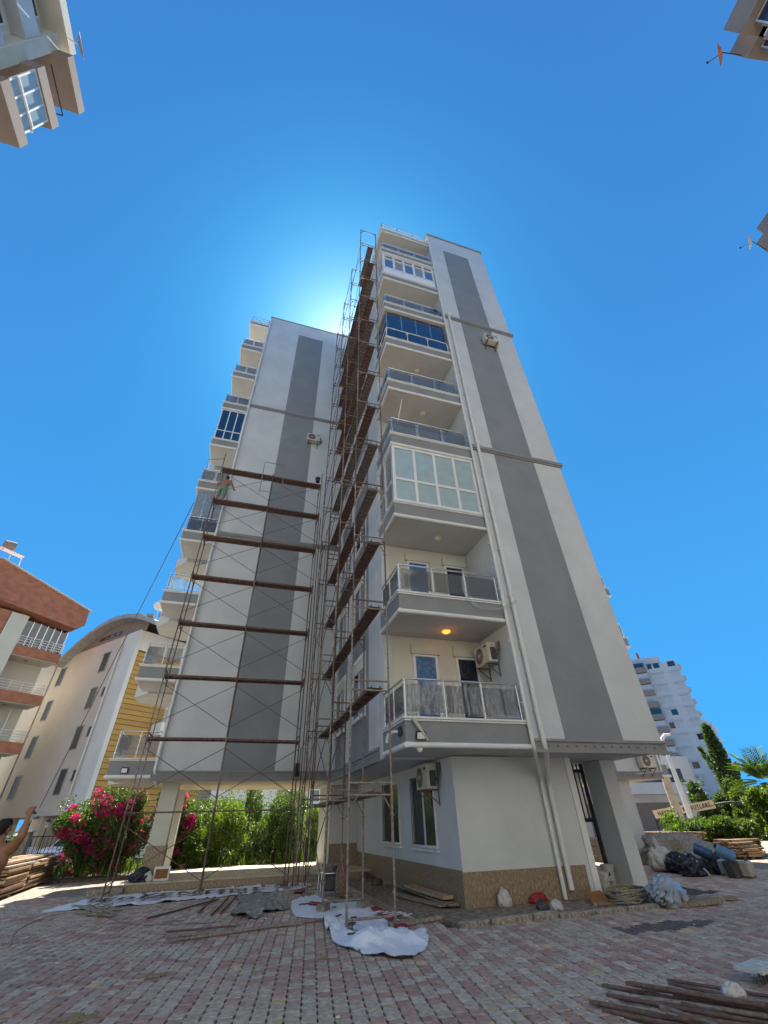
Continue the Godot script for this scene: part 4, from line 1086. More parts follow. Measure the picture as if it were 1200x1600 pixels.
# ---------------------------------------------------------------- planting
const GREEN := [Color(0.10, 0.17, 0.03), Color(0.075, 0.13, 0.025), Color(0.13, 0.20, 0.035), Color(0.05, 0.09, 0.02)]
const LIME := [Color(0.17, 0.25, 0.04), Color(0.13, 0.21, 0.032), Color(0.21, 0.28, 0.055), Color(0.09, 0.15, 0.025)]
const DARK := [Color(0.07, 0.115, 0.035), Color(0.06, 0.10, 0.03), Color(0.08, 0.13, 0.04)]
const PINK := [Color(0.56, 0.015, 0.20), Color(0.45, 0.012, 0.16), Color(0.62, 0.03, 0.25), Color(0.48, 0.02, 0.11)]
func rdir() -> Vector3:
	while true:
		var d := Vector3(rng.randf_range(-1, 1), rng.randf_range(-1, 1), rng.randf_range(-1, 1))
		if d.length() > 0.1 and d.length() < 1.0: return d.normalized()
	return Vector3.UP
func leaves(mb: MB, o: Vector3, r: Vector3, count: int, size: float, pal: Array, drop := 0.25) -> void:   # leaves spread through one lobe
	for k in count:
		var d := rdir()
		var p := o + d * r * pow(rng.randf(), 0.22)
		var dir := (d + rdir() * 0.9 - Vector3(0, drop, 0)).normalized()
		var side := dir.cross(rdir()).normalized()
		var c: Color = pal[rng.randi() % pal.size()]
		var f := rng.randf_range(0.75, 1.3)
		mb.col = Color(c.r * f, c.g * f, c.b * f)
		mb.leaf(p, dir, side, size * rng.randf_range(0.8, 1.6), size * rng.randf_range(0.5, 0.8))
func bush(called: String, label: String, cat: String, at: Vector3, w: float, h: float, dp: float, count: int, size: float, pal: Array, group := "", lobes := 9, flowers := 0) -> Node3D:
	var o := thing(called, label, cat, at, group)
	var st := MB.new()
	var cr := MB.new()
	var fl := MB.new()
	for k in lobes:
		var t := float(k) / lobes
		var c := at + Vector3(rng.randf_range(-0.5, 0.5) * w * (0.95 - 0.5 * t), h * lerpf(0.18, 0.84, t) + rng.randf_range(-0.05, 0.05) * h, rng.randf_range(-0.5, 0.5) * dp * 0.8)
		var rr := Vector3(w * 0.25, h * 0.18, dp * 0.28) * rng.randf_range(0.65, 1.15)
		st.path(PackedVector3Array([at + Vector3(rng.randf_range(-0.08, 0.08), 0, rng.randf_range(-0.08, 0.08)), at.lerp(c, 0.5) + rdir() * 0.08 * w, c]), 0.02 + 0.008 * h, 5, 0.008)
		leaves(cr, c, rr, int(count * 2.6 / float(lobes)), size, pal)
		for j in 3:   # stray shoots break the outline
			var tip := c + rdir() * rr * 1.5 + Vector3(0, rr.y * 0.4, 0)
			st.tube(c, tip, 0.008, 4, 0.003)
			leaves(cr, tip, rr * 0.3, int(count / float(lobes) * 0.08), size, pal)
		if flowers > 0:
			for j in 4:
				var fc := c + (rdir() + Vector3(0, 0.15, 0.7)).normalized() * rr * rng.randf_range(0.9, 1.15)
				leaves(fl, fc, Vector3.ONE * rng.randf_range(0.10, 0.2), int(flowers * 1.8 / (lobes * 4.0)), size * 1.0, PINK, 0.0)
	part(o, "stem", st, mat("bark"))
	part(o, "crown", cr, mat("leaf"))
	if flowers > 0: part(o, "blossom", fl, mat("petal"))
	return o
func bush_px(called: String, label: String, cat: String, px: float, py: float, wpx: float, d: float, count: int, size: float, pal: Array, group := "", lobes := 9) -> Node3D:
	var top := dpx(px, py, d)
	var a := dpx(px - wpx * 0.5, 1290, d)
	var b := dpx(px + wpx * 0.5, 1290, d)
	return bush(called, label, cat, Vector3(top.x, 0, top.z), a.distance_to(b), top.y, a.distance_to(b) * 0.8, count, size, pal, group, lobes)

func build_garden() -> void:
	# bougainvillea by the pillar of the wing
	bush("bougainvillea", "large bougainvillea in magenta bloom spreading over the garden wall past the pillar", "shrub", Vector3(-5.5, 0, -25.6), 2.9, 3.3, 2.0, 5200, 0.09, DARK + GREEN, "", 13, 2600)
	bush("bougainvillea", "dark shaded bougainvillea with magenta tips close against the wing pillar", "shrub", Vector3(-4.1, 0, -25.2), 1.9, 3.3, 1.8, 3600, 0.085, DARK + [GREEN[0]], "", 9, 260)
	bush("bougainvillea", "bougainvillea with bunched magenta blossom directly under the wing soffit", "shrub", Vector3(-2.2, 0, -25.3), 2.1, 3.5, 1.6, 3800, 0.09, GREEN + DARK, "", 10, 1500)
	bush("garden_shrub", "yellow-green leafy shrub in the middle of the garden bed under the wing", "shrub", Vector3(-0.1, 0, -25.3), 2.0, 2.7, 1.6, 4200, 0.085, LIME, "", 10)
	bush("garden_shrub", "low leafy shrub at the foot of the bougainvillea beside flower pot", "shrub", Vector3(-1.3, 0, -24.8), 1.5, 1.7, 1.2, 2600, 0.075, GREEN, "", 8)
	bush("creeper_shrub", "dense dark green shrub hung with creeper behind the scaffold legs", "shrub", Vector3(2.3, 0, -25.5), 2.3, 2.75, 1.6, 4400, 0.085, DARK + [GREEN[1], LIME[1]], "", 11)
	bush("garden_shrub", "bright lime shrub beside the beige wall at the end of the garden", "shrub", Vector3(4.3, 0, -25.6), 1.5, 2.6, 1.4, 3200, 0.08, LIME, "", 9)
	bush("clipped_shrub", "rounded dark clipped shrub before the white windows of the rear building", "shrub", Vector3(3.7, 0, -33.0), 2.6, 4.0, 2.2, 3600, 0.09, DARK, "", 10)
	bush("garden_sapling", "thin pale green sapling rising above the garden shrubs", "sapling", Vector3(1.3, 0, -28.0), 1.0, 4.3, 0.9, 1300, 0.09, LIME, "", 8)
	bush("garden_shrub", "broad leafy shrub filling the gap behind the garden bed", "shrub", Vector3(0.6, 0, -28.5), 6.5, 3.0, 2.0, 5200, 0.10, GREEN, "", 14)
	var gr := MB.new()
	for k in 2600:
		var q := Vector3(rng.randf_range(-6.5, 5.5), 0.04, rng.randf_range(-27, -24.4))
		if rng.randf() < 0.6: q.x = rng.randf_range(2.6, 5.4)
		var c: Color = LIME[rng.randi() % 4]
		gr.col = c * rng.randf_range(0.8, 1.3)
		gr.leaf(q, Vector3(rng.randf_range(-0.4, 0.4), 1, rng.randf_range(-0.4, 0.4)).normalized(), rdir().cross(Vector3.UP).normalized(), rng.randf_range(0.25, 0.75), 0.03)
	stuff("garden_grass", "tall light green grass growing in the garden bed", "grass", gr, mat("leaf"))
	# hedge, palm, cypress and trees beyond the lumber
	var H := "bushes of the boundary hedge"
	bush_px("hedge_bush", "leafy green hedge bush just behind the long timber stack", "hedge", 1045, 1268, 60, 31, 3000, 0.10, LIME + GREEN, H)
	bush_px("hedge_bush", "sunlit hedge bush beneath the gateway sign arch", "hedge", 1105, 1272, 85, 29, 4600, 0.11, GREEN + DARK, H, 12)
	bush_px("hedge_bush", "deep green hedge bush behind the small timber stack", "hedge", 1150, 1278, 80, 30, 4000, 0.11, GREEN + DARK, H, 11)
	bush_px("hedge_bush", "tall yellow-green hedge bush below the palm fronds", "hedge", 1190, 1228, 60, 28, 4600, 0.12, LIME + GREEN, H, 12)
	bush_px("round_tree", "round dark tree before the foot of the distant tower", "tree", 1088, 1222, 40, 46, 3000, 0.16, DARK + [GREEN[3]], "", 10)
	bush_px("round_tree", "grey-green tree beside the round dark tree before the distant tower", "tree", 1122, 1218, 45, 48, 3000, 0.18, DARK + [Color(0.06, 0.085, 0.04)], "", 10)
	bush_px("round_tree", "low yellow-green tree between grey-green tree and palm", "tree", 1158, 1232, 45, 44, 2600, 0.16, GREEN + [LIME[0]], "", 10)
	# cypress with two side leaders
	var cb := dpx(1172, 1290, 58)
	cb.y = 0
	var ct := dpx(1138, 1130, 58)
	var cy := thing("cypress_tree", "slender dark cypress leaning against the sky beside the palm", "tree", cb)
	var cm := MB.new()
	var ctop := Vector3(cb.x - 0.2, ct.y, cb.z)
	for k in 90:
		var t := k / 90.0
		leaves(cm, cb.lerp(ctop, 0.1 + 0.9 * t), Vector3(1.0, 0.7, 1.0) * (1.15 * pow(1.0 - t, 0.6) + 0.06), 46, 0.26, DARK, -0.8)
	for s in [[-2.2, 0.78], [1.9, 0.62]]:
		for k in 22:
			var t := k / 22.0
			leaves(cm, cb.lerp(ctop, 0.45) + Vector3(s[0] * (0.35 + 0.65 * t), ct.y * (s[1] - 0.45) * t, 0), Vector3(0.4, 0.4, 0.4) * (1.05 - t), 18, 0.22, DARK, -0.8)
	part(cy, "trunk", MB.new().tube(cb, ctop, 0.22, 7, 0.03), mat("bark"))
	part(cy, "crown", cm, mat("leaf"))
	# fan palm at the edge of the view
	var pt := dpx(1200, 1225, 34)
	var pb := Vector3(pt.x, 0, pt.z)
	var pa := thing("palm_tree", "bushy palm with arching fronds rising over the hedge", "tree", pb)
	part(pa, "trunk", MB.new().tube(pb, pt, 0.22, 9, 0.17), mat("bark"))
	var fm := MB.new()
	for k in 70:
		var a := rng.randf() * TAU
		var el := rng.randf_range(-0.5, 1.35)
		var d := Vector3(cos(a) * cos(el), sin(el), sin(a) * cos(el))
		var p := pt
		var ln := rng.randf_range(1.1, 1.9)
		var side := d.cross(Vector3.UP).normalized()
		for j in 14:
			d = (d + Vector3(0, -0.055, 0)).normalized()
			p += d * ln / 14.0
			if j < 3: continue
			for s in [-1.0, 1.0]:
				var c: Color = (GREEN + [Color(0.10, 0.12, 0.05)])[rng.randi() % 5]
				fm.col = c * rng.randf_range(0.8, 1.4)
				fm.leaf(p, (side * s * 0.8 + d * 0.8 + Vector3(0, -0.1, 0)).normalized(), d.cross(side).normalized(), 0.55 * (1.0 - 0.4 * absf(j / 14.0 - 0.5)), 0.05)
	part(pa, "fronds", fm, mat("leaf"))
	bush("street_tree", "dark grey-green tree at the edge beside the raised arm", "tree", Vector3(dpx(-6, 1250, 24).x, 0, dpx(-6, 1250, 24).z), 2.2, dpx(-6, 1262, 24).y, 2.0, 3000, 0.12, DARK, "", 10)
	# low wall with railing, gate pier, lamps and parked cars by the street
	var gw := thing("garden_wall", "low cream garden wall with dark iron railing along the street", "wall", Vector3(-6.5, 0, -28.6))
	var a := Vector3(-8.4, 0, -27.6)
	var b := Vector3(-4.2, 0, -28.9)
	for k in 3: part(gw, "wall_course", MB.new().bar(a + Vector3(0, 0.11 + k * 0.215, 0), b + Vector3(0, 0.11 + k * 0.215, 0), 0.22, 0.205), mat("sand_wall"))
	part(gw, "coping", MB.new().bar(a + Vector3(0, 0.66, 0), b + Vector3(0, 0.66, 0), 0.28, 0.05), mat("tread"))
	for k in 30:
		var q := a.lerp(b, k / 29.0)
		part(gw, "railing_bar", MB.new().tube(q + Vector3(0, 0.68, 0), q + Vector3(0, 1.45, 0), 0.012, 4), mat("black"))
	part(gw, "railing_top", MB.new().tube(a + Vector3(0, 1.42, 0), b + Vector3(0, 1.42, 0), 0.02, 5).tube(a + Vector3(0, 0.8, 0), b + Vector3(0, 0.8, 0), 0.016, 5), mat("black"))
	part(gw, "gate_pier", MB.new().rbox(Vector3(-8.55, 0.8, -27.5), Vector3(0.45, 1.6, 0.45), 0.02), mat("old_wood"))
	part(gw, "pier_cap", MB.new().rbox(Vector3(-8.55, 1.64, -27.5), Vector3(0.6, 0.1, 0.6), 0.02), mat("sand_wall"))
	for k in 8: part(gw, "gate_bar", MB.new().tube(Vector3(-8.9 - k * 0.14, 0.1, -27.4), Vector3(-8.9 - k * 0.14, 1.4, -27.4), 0.014, 4), mat("black"))
	for k in 2:
		var q := Vector3(-8.55, 1.69, -27.5) if k == 0 else Vector3(-7.9, 0.68, -27.75)
		var l := thing("garden_lantern", ["small iron lantern on the gate pier cap", "small iron lantern on the low cream wall"][k], "lantern", q)
		part(l, "lantern_post", MB.new().tube(q, q + Vector3(0, 0.35 + 0.7 * k, 0), 0.025, 6), mat("black"))
		part(l, "lantern_glass", MB.new().lathe(q + Vector3(0, 0.35 + 0.7 * k, 0), [Vector2(0.05, 0), Vector2(0.10, 0.22), Vector2(0.09, 0.23)], 6), mat("clear"))
		part(l, "lantern_cap", MB.new().lathe(q + Vector3(0, 0.58 + 0.7 * k, 0), [Vector2(0.14, 0), Vector2(0.03, 0.1), Vector2(0, 0.14)], 6), mat("black"))
	var c0 := car(Vector3(-7.2, 0, -31.5), deg_to_rad(72), "silver-white hatchback parked behind the garden railing", mat("car_white", Color(0.70, 0.71, 0.73), 0.2))
	var c1 := car(Vector3(-10.6, 0, -30.6), deg_to_rad(76), "white car parked behind the gate pier", mat("car_white"))
	# flower pots
	for k in 2:
		var q := Vector3(-2.3 + k * 0.85, 0.06, -24.45)
		var fp := thing("flower_pot", ["terracotta flower pot in front of the shaded bougainvillea", "terracotta flower pot beside the low leafy shrub"][k], "pot", q)
		part(fp, "pot", MB.new().lathe(q, [Vector2(0, 0), Vector2(0.11, 0), Vector2(0.15, 0.24), Vector2(0.17, 0.24), Vector2(0.17, 0.3), Vector2(0.13, 0.3), Vector2(0.12, 0.26), Vector2(0, 0.26)], 14), mat("terracotta"))
		var pm := MB.new()
		leaves(pm, q + Vector3(0, 0.5, 0), Vector3(0.22, 0.25, 0.22), 160, 0.08, LIME)
		part(fp, "plant", pm, mat("leaf"))

func car(at: Vector3, turn: float, label: String, paint: Material) -> Node3D:
	var o := thing("parked_car", label, "car", at, "", turn)
	var t := o.transform
	var sec := func(pts: PackedVector2Array, z0: float, z1: float, m: MB) -> MB: return m.prism(pts, t * Vector3(0, 0, z0), t.basis.x, Vector3.UP, t.basis.z * (z1 - z0))
	part(o, "body", sec.call(PackedVector2Array([Vector2(-2.0, 0.35), Vector2(-2.08, 0.7), Vector2(-1.95, 0.88), Vector2(-1.1, 0.98), Vector2(1.75, 0.98), Vector2(2.02, 0.8), Vector2(2.0, 0.35), Vector2(1.62, 0.3), Vector2(1.5, 0.52), Vector2(1.2, 0.58), Vector2(0.92, 0.5), Vector2(0.85, 0.25), Vector2(-0.95, 0.25), Vector2(-1.02, 0.5), Vector2(-1.3, 0.6), Vector2(-1.6, 0.5), Vector2(-1.7, 0.3)]), -0.84, 0.84, MB.new()), paint)
	part(o, "roof", sec.call(PackedVector2Array([Vector2(-0.42, 1.42), Vector2(-0.2, 1.48), Vector2(1.1, 1.46), Vector2(1.5, 1.36), Vector2(1.1, 1.42), Vector2(-0.2, 1.44)]), -0.66, 0.66, MB.new()), paint)
	part(o, "window", sec.call(PackedVector2Array([Vector2(-1.05, 0.985), Vector2(-0.42, 1.41), Vector2(-0.2, 1.435), Vector2(1.1, 1.415), Vector2(1.5, 1.34), Vector2(1.72, 0.985)]), -0.70, 0.70, MB.new()), mat("window"))
	var pl := MB.new()
	for s in [-0.705, 0.705]:
		pl.bar(t * Vector3(0.2, 0.98, s), t * Vector3(0.25, 1.43, s), 0.06, 0.02, t.basis.z).bar(t * Vector3(-1.05, 0.98, s), t * Vector3(-0.4, 1.43, s), 0.06, 0.02, t.basis.z).bar(t * Vector3(1.2, 0.98, s), t * Vector3(1.25, 1.42, s), 0.10, 0.02, t.basis.z)
	part(o, "roof_post", pl, paint)
	for x in [-1.32, 1.22]:
		for s in [-0.78, 0.78]:
			var wl := part(o, "wheel", MB.new().tube(t * Vector3(x, 0.31, s - 0.09), t * Vector3(x, 0.31, s + 0.09), 0.31, 16), mat("black"))
			part(wl, "rim", MB.new().tube(t * Vector3(x, 0.31, s - 0.095), t * Vector3(x, 0.31, s + 0.095), 0.19, 12), mat("steel"))
	for s in [-0.6, 0.6]:
		part(o, "headlight", MB.new().rbox(t * Vector3(-2.0, 0.74, s), Vector3(0.16, 0.14, 0.3), 0.03, t.basis), mat("far_pane"))
		part(o, "tail_light", MB.new().rbox(t * Vector3(1.95, 0.82, s), Vector3(0.1, 0.2, 0.2), 0.03, t.basis), mat("red"))
	return o

# ---------------------------------------------------------------- things lying about the site
func cloth(parent: Node3D, called: String, outline: Array, lift: float, m: Material, sd: int, cells := 34) -> MeshInstance3D:
	# crumpled sheet inside an outline of ground points; folds from layered noise
	var poly := PackedVector2Array()
	var mn := Vector2(1e9, 1e9)
	var mx := -mn
	var ring := outline.duplicate()
	ring.append(outline[0])
	var wob := FastNoiseLite.new()
	wob.seed = sd + 3
	wob.frequency = 2.2
	for q in wiggle(ring, 5).slice(0, -1):
		var p := Vector2(q.x + 0.10 * wob.get_noise_2d(q.x, q.z), q.z + 0.10 * wob.get_noise_2d(q.x + 30.0, q.z))
		poly.append(p)
		mn = mn.min(p); mx = mx.max(p)
	var f := FastNoiseLite.new()
	f.seed = sd
	f.frequency = 1.0
	f.fractal_octaves = 2
	var mb := MB.new()
	var cs := maxf(mx.x - mn.x, mx.y - mn.y) / cells
	var grid := {}
	var height := func(p: Vector2) -> float:
		var w := Vector2(p.x + 0.35 * f.get_noise_2d(p.x * 0.6, p.y * 0.6 + 20.0), p.y)   # long creased folds
		var r := 1.0 - absf(f.get_noise_2d(w.x * 1.1 + w.y * 0.35, w.y * 0.45 - w.x * 0.15)) * 3.2
		var r2 := 1.0 - absf(f.get_noise_2d(w.x * 0.7 + 60.0, w.y * 1.5)) * 4.0
		return 0.008 + lift * (0.75 * maxf(r, 0.0) + 0.35 * maxf(r2, 0.0)) * clampf(0.6 + 1.1 * f.get_noise_2d(p.x * 0.5 + 40.0, p.y * 0.5), 0.05, 1.2) + lift * 0.06
	var nx := int((mx.x - mn.x) / cs) + 2
	var ny := int((mx.y - mn.y) / cs) + 2
	var pos := func(i: int, j: int) -> Vector3:
		var p := mn + Vector2(i, j) * cs
		if not Geometry2D.is_point_in_polygon(p, poly):   # rim vertices are drawn onto the outline
			var best := 1e9
			var at := p
			for e in poly.size():
				var c := Geometry2D.get_closest_point_to_segment(p, poly[e], poly[(e + 1) % poly.size()])
				if c.distance_to(p) < best:
					best = c.distance_to(p)
					at = c
			p = at
		return Vector3(p.x, maxf(height.call(p), 0.008), p.y)
	var nrm := func(i: int, j: int) -> Vector3:
		var gx: Vector3 = pos.call(i + 1, j) - pos.call(i - 1, j)
		var gz: Vector3 = pos.call(i, j + 1) - pos.call(i, j - 1)
		return gz.cross(gx).normalized()
	for i in nx:
		for j in ny:
			var hit := false
			for e in 4: hit = hit or Geometry2D.is_point_in_polygon(mn + Vector2(i + (e & 1), j + (e >> 1)) * cs, poly)
			if not hit: continue
			var a: Vector3 = pos.call(i, j); var b: Vector3 = pos.call(i + 1, j); var c: Vector3 = pos.call(i + 1, j + 1); var d: Vector3 = pos.call(i, j + 1)
			var na: Vector3 = nrm.call(i, j); var nb: Vector3 = nrm.call(i + 1, j); var nc: Vector3 = nrm.call(i + 1, j + 1); var nd: Vector3 = nrm.call(i, j + 1)
			mb.vert(a, na); mb.vert(b, nb); mb.vert(c, nc)
			mb.vert(a, na); mb.vert(c, nc); mb.vert(d, nd)
			var dn := Vector3(0, -0.006, 0)
			mb.vert(a + dn, -na); mb.vert(c + dn, -nc); mb.vert(b + dn, -nb)
			mb.vert(a + dn, -na); mb.vert(d + dn, -nd); mb.vert(c + dn, -nc)
	return part(parent, called, mb, m)
func lump(mb: MB, o: Vector3, r: Vector3, sd: int, rough := 0.3, freq := 3.0, k := 18) -> MB:   # crumpled rounded heap, bag or sack
	var f := FastNoiseLite.new()
	f.seed = sd
	f.frequency = freq
	f.fractal_octaves = 3
	var p := func(i: int, j: int) -> Vector3:
		var th := PI * i / k
		var ph := TAU * j / (k * 2)
		var d := Vector3(sin(th) * cos(ph), cos(th), sin(th) * sin(ph))
		var s := 1.0 + rough * (1.0 - 2.0 * absf(f.get_noise_3d(d.x, d.y, d.z)) * 1.6)
		var q := o + d * r * s
		q.y = maxf(q.y, o.y - r.y * 0.55)
		return q
	for i in k:
		for j in k * 2:
			var a: Vector3 = p.call(i, j); var b: Vector3 = p.call(i + 1, j); var c: Vector3 = p.call(i + 1, j + 1); var d: Vector3 = p.call(i, j + 1)
			var nm := func(q: Vector3, i2: int, j2: int) -> Vector3:
				if i2 == 0: return Vector3.UP
				if i2 == k: return Vector3.DOWN
				var g1: Vector3 = p.call(i2 + 1, j2) - p.call(i2 - 1, j2)
				var g2: Vector3 = p.call(i2, j2 + 1) - p.call(i2, j2 - 1)
				var nn := g2.cross(g1).normalized()
				return nn if nn.dot(q - o) > 0 else -nn
			var na: Vector3 = nm.call(a, i, j); var nb: Vector3 = nm.call(b, i + 1, j); var nc: Vector3 = nm.call(c, i + 1, j + 1); var nd: Vector3 = nm.call(d, i, j + 1)
			if i > 0:
				mb.vert(a, na); mb.vert(d, nd); mb.vert(c, nc)
			if i < k - 1:
				mb.vert(a, na); mb.vert(c, nc); mb.vert(b, nb)
	return mb
func laid_text(parent: Node3D, called: String, words: String, at: Vector3, size: float, turn: float, m: Material, tilt := -PI * 0.5) -> void:
	var t := TextMesh.new()
	var f := SystemFont.new()
	f.font_names = PackedStringArray(["Droid Sans"])
	f.font_weight = 700
	t.font = f
	t.text = words
	t.font_size = 48
	t.pixel_size = size / 36.0
	t.depth = 0.004
	t.curve_step = 4.0
	var o := MeshInstance3D.new()
	o.name = called
	o.mesh = t
	o.material_override = m
	parent.add_child(o, true)
	o.transform = top_of(parent).transform.affine_inverse() * Transform3D(Basis(Vector3.UP, turn) * Basis(Vector3.RIGHT, tilt), at)

func board(label: String, a: Vector3, b: Vector3, w: float, h: float, m: Material, group := "") -> void:
	var o := thing("timber_board", label, "board", (a + b) * 0.5 * Vector3(1, 0, 1), group)
	part(o, "plank", MB.new().bar(a, a.lerp(b, 0.5) + Vector3(0, -0.012, 0), w, h).bar(a.lerp(b, 0.5) + Vector3(0, -0.012, 0), b, w, h), m)
func steel_pipe(label: String, a: Vector3, b: Vector3, r: float, m: Material, group := "") -> void:
	var o := thing("steel_pipe", label, "pipe", (a + b) * 0.5 * Vector3(1, 0, 1), group)
	part(o, "tube", MB.new().path(PackedVector3Array([a, a.lerp(b, 0.33) + Vector3(0, -0.004, 0), a.lerp(b, 0.7) + Vector3(0, 0.003, 0), b]), r, 8), m)
	var d := (b - a).normalized()
	part(o, "flattened_end", MB.new().bar(a - d * 0.05, a + d * 0.05, r * 2.3, r * 1.1).bar(b - d * 0.05, b + d * 0.05, r * 2.3, r * 1.1), m)
func wiggle(pts: Array, per := 8) -> PackedVector3Array:
	var c := Curve3D.new()
	for i in pts.size():
		var t: Vector3 = (pts[mini(i + 1, pts.size() - 1)] - pts[maxi(i - 1, 0)]) / 6.0
		c.add_point(pts[i], -t, t)
	var out := PackedVector3Array()
	for i in (pts.size() - 1) * per + 1: out.append(c.samplef(float(i) / per))
	return out
func lumber_stack(called: String, label: String, a: Vector3, b: Vector3, rows: int, cols: int, bw: float, bh: float, sd: int) -> void:
	var o := thing(called, label, "lumber stack", (a + b) * 0.5)
	var r := RandomNumberGenerator.new()
	r.seed = sd
	var d := (b - a).normalized()
	var s := d.cross(Vector3.UP)
	var wm := [mat("wood"), mat("wood2"), mat("wood3"), mat("old_wood")]
	for j in rows:
		for i in cols:
			if j == rows - 1 and r.randf() < 0.25: continue
			var e := r.randf_range(-0.12, 0.25)
			var q := s * ((i - cols * 0.5 + 0.5) * (bw + 0.012) + r.randf_range(-0.01, 0.01)) + Vector3(0, (j + 0.5) * (bh + 0.008) + 0.04, 0)
			var full := a.distance_to(b)
			var from := -r.randf_range(0.0, 0.3)
			while from < full - 0.4:   # boards of uneven length laid end to end
				var ln := minf(r.randf_range(1.4, 3.4), full - from + e)
				var wob := s * r.randf_range(-0.05, 0.05) + Vector3(0, r.randf_range(-0.006, 0.012), 0)
				part(o, "plank", MB.new().bar(a + q + wob + d * from, a + q + wob * 0.3 + d * (from + ln - 0.05), bw * r.randf_range(0.7, 1.0), bh * r.randf_range(0.55, 1.0)), wm[r.randi() % 4])
				from += ln + (r.randf_range(0.1, 0.5) if r.randf() < 0.3 else 0.0)
	part(o, "bearer", MB.new().bar(a.lerp(b, 0.15) - s * cols * bw * 0.5 + Vector3(0, 0.02, 0), a.lerp(b, 0.15) + s * cols * bw * 0.5 + Vector3(0, 0.02, 0), 0.08, 0.04).bar(a.lerp(b, 0.85) - s * cols * bw * 0.5 + Vector3(0, 0.02, 0), a.lerp(b, 0.85) + s * cols * bw * 0.5 + Vector3(0, 0.02, 0), 0.08, 0.04), mat("old_wood"))

func build_site_clutter() -> void:
	# printed banners spread under the scaffolds
	var ban := thing("banner_sheet", "long white banner with black lettering spread along the platform step", "banner", Vector3(-0.6, 0, -17.6))
	cloth(ban, "fabric", [Vector3(-4.0, 0, -15.9), Vector3(-3.3, 0, -17.9), Vector3(-2.0, 0, -18.5), Vector3(2.5, 0, -18.6), Vector3(2.6, 0, -17.2), Vector3(0.4, 0, -16.6), Vector3(-1.4, 0, -16.1), Vector3(-2.6, 0, -15.9)], 0.05, mat("sheet"), 5, 60)
	laid_text(ban, "lettering", "YENTİNİ", Vector3(-0.35, 0.075, -17.25), 0.62, -0.06, mat("black"))
	laid_text(ban, "lettering", "TEDİZ", Vector3(-2.35, 0.075, -16.95), 0.55, -0.1, mat("black"))
	laid_text(ban, "lettering", "LA", Vector3(1.75, 0.075, -17.75), 0.55, 0.0, mat("black"))
	laid_text(ban, "lettering", "UNUTLA NİZAM", Vector3(-0.6, 0.075, -18.15), 0.3, -0.02, mat("black"))
	var b2 := thing("banner_sheet", "crumpled white plastic sheet bunched round the foremost scaffold legs", "sheet", Vector3(2.7, 0, -9.6))
	cloth(b2, "fabric", [gpx(505, 1440), gpx(520, 1470), gpx(548, 1487), gpx(590, 1496), gpx(645, 1498), gpx(672, 1468), gpx(655, 1456), gpx(625, 1462), gpx(598, 1455), gpx(580, 1458), gpx(560, 1462), gpx(540, 1448), gpx(520, 1436)], 0.17, mat("sheet"), 17, 46)
	var b3 := thing("banner_sheet", "paint-spotted white banner with red corner print under the tall scaffold", "banner", Vector3(2.8, 0, -12))
	cloth(b3, "fabric", [gpx(455, 1408), gpx(462, 1432), gpx(505, 1438), gpx(540, 1452), gpx(585, 1456), gpx(612, 1448), gpx(640, 1450), gpx(605, 1428), gpx(575, 1408), gpx(520, 1410), gpx(490, 1400)], 0.035, mat("sheet"), 27, 50)
	var rp := MB.new()
	for q in [[[578, 1422], [594, 1419], [620, 1436], [612, 1444], [596, 1436]], [[455, 1394], [475, 1392], [478, 1396], [460, 1398]], [[486, 1412], [502, 1414], [500, 1419], [480, 1416]], [[614, 1446], [630, 1444], [640, 1454], [622, 1456]]]:
		var poly := PackedVector2Array()
		for e in q:
			var g := gpx(e[0], e[1])
			poly.append(Vector2(g.x, g.z))
		rp.prism(poly, Vector3(0, 0.045, 0), Vector3(1, 0, 0), Vector3(0, 0, 1), Vector3(0, 0.006, 0))
	part(b3, "red_print", rp, mat("red"))
	var dk := MB.new()
	for e in [[545, 1450, 0.28, 0.1, 0.4], [570, 1441, 0.25, 0.07, -0.3], [528, 1437, 0.3, 0.04, 0.9], [553, 1440, 0.12, 0.1, 0.2], [522, 1423, 0.1, 0.05, 0.2], [560, 1465, 0.4, 0.06, 0.1]]:
		var g := gpx(e[0], e[1])
		dk.rbox(g + Vector3(0, 0.06, 0), Vector3(e[2], 0.02, e[3]), 0.006, Basis(Vector3.UP, e[4]))
	part(b3, "dark_print", dk, mat("ac_dark"))
	laid_text(b3, "red_lettering", "EVİN", gpx(612, 1433) + Vector3(0, 0.06, 0), 0.3, -0.9, mat("sheet"))
	var tp := thing("tarpaulin", "grey-green tarpaulin dropped in folds on the pavers", "tarp", gpx(405, 1418))
	cloth(tp, "fabric", [gpx(358, 1432), gpx(375, 1415), gpx(372, 1402), gpx(428, 1400), gpx(432, 1412), gpx(452, 1420), gpx(430, 1426), gpx(412, 1424), gpx(405, 1436), gpx(380, 1436)], 0.24, mat("tarp"), 33, 40)
	# loose pipes, rods and boards on the pavers
	var G := "loose rusty pipes on the paving"
	var rods := [[262, 1468, 470, 1447, 0.018, "long pale pole lying across the pavers beside the tarpaulin", "rust_pale"], [265, 1474, 505, 1440, 0.022, "long thin pole reaching from the pavers to the white sheet", "rust_pale"], [232, 1437, 340, 1408, 0.018, "rusty rod slanting between banner and tarpaulin", "rust"], [262, 1459, 372, 1450, 0.016, "rusty flat bar lying parallel to the pale poles", "rust"], [330, 1432, 358, 1403, 0.02, "short bent rusty bar close to the tarpaulin edge", "rust"], [345, 1428, 370, 1402, 0.02, "short rusty bar beside the bent bar", "rust"], [310, 1428, 335, 1405, 0.02, "short rusty bar with splayed end near the banner", "rust"], [470, 1416, 560, 1409, 0.02, "rusty tube lying over the paint-spotted banner", "rust"]]
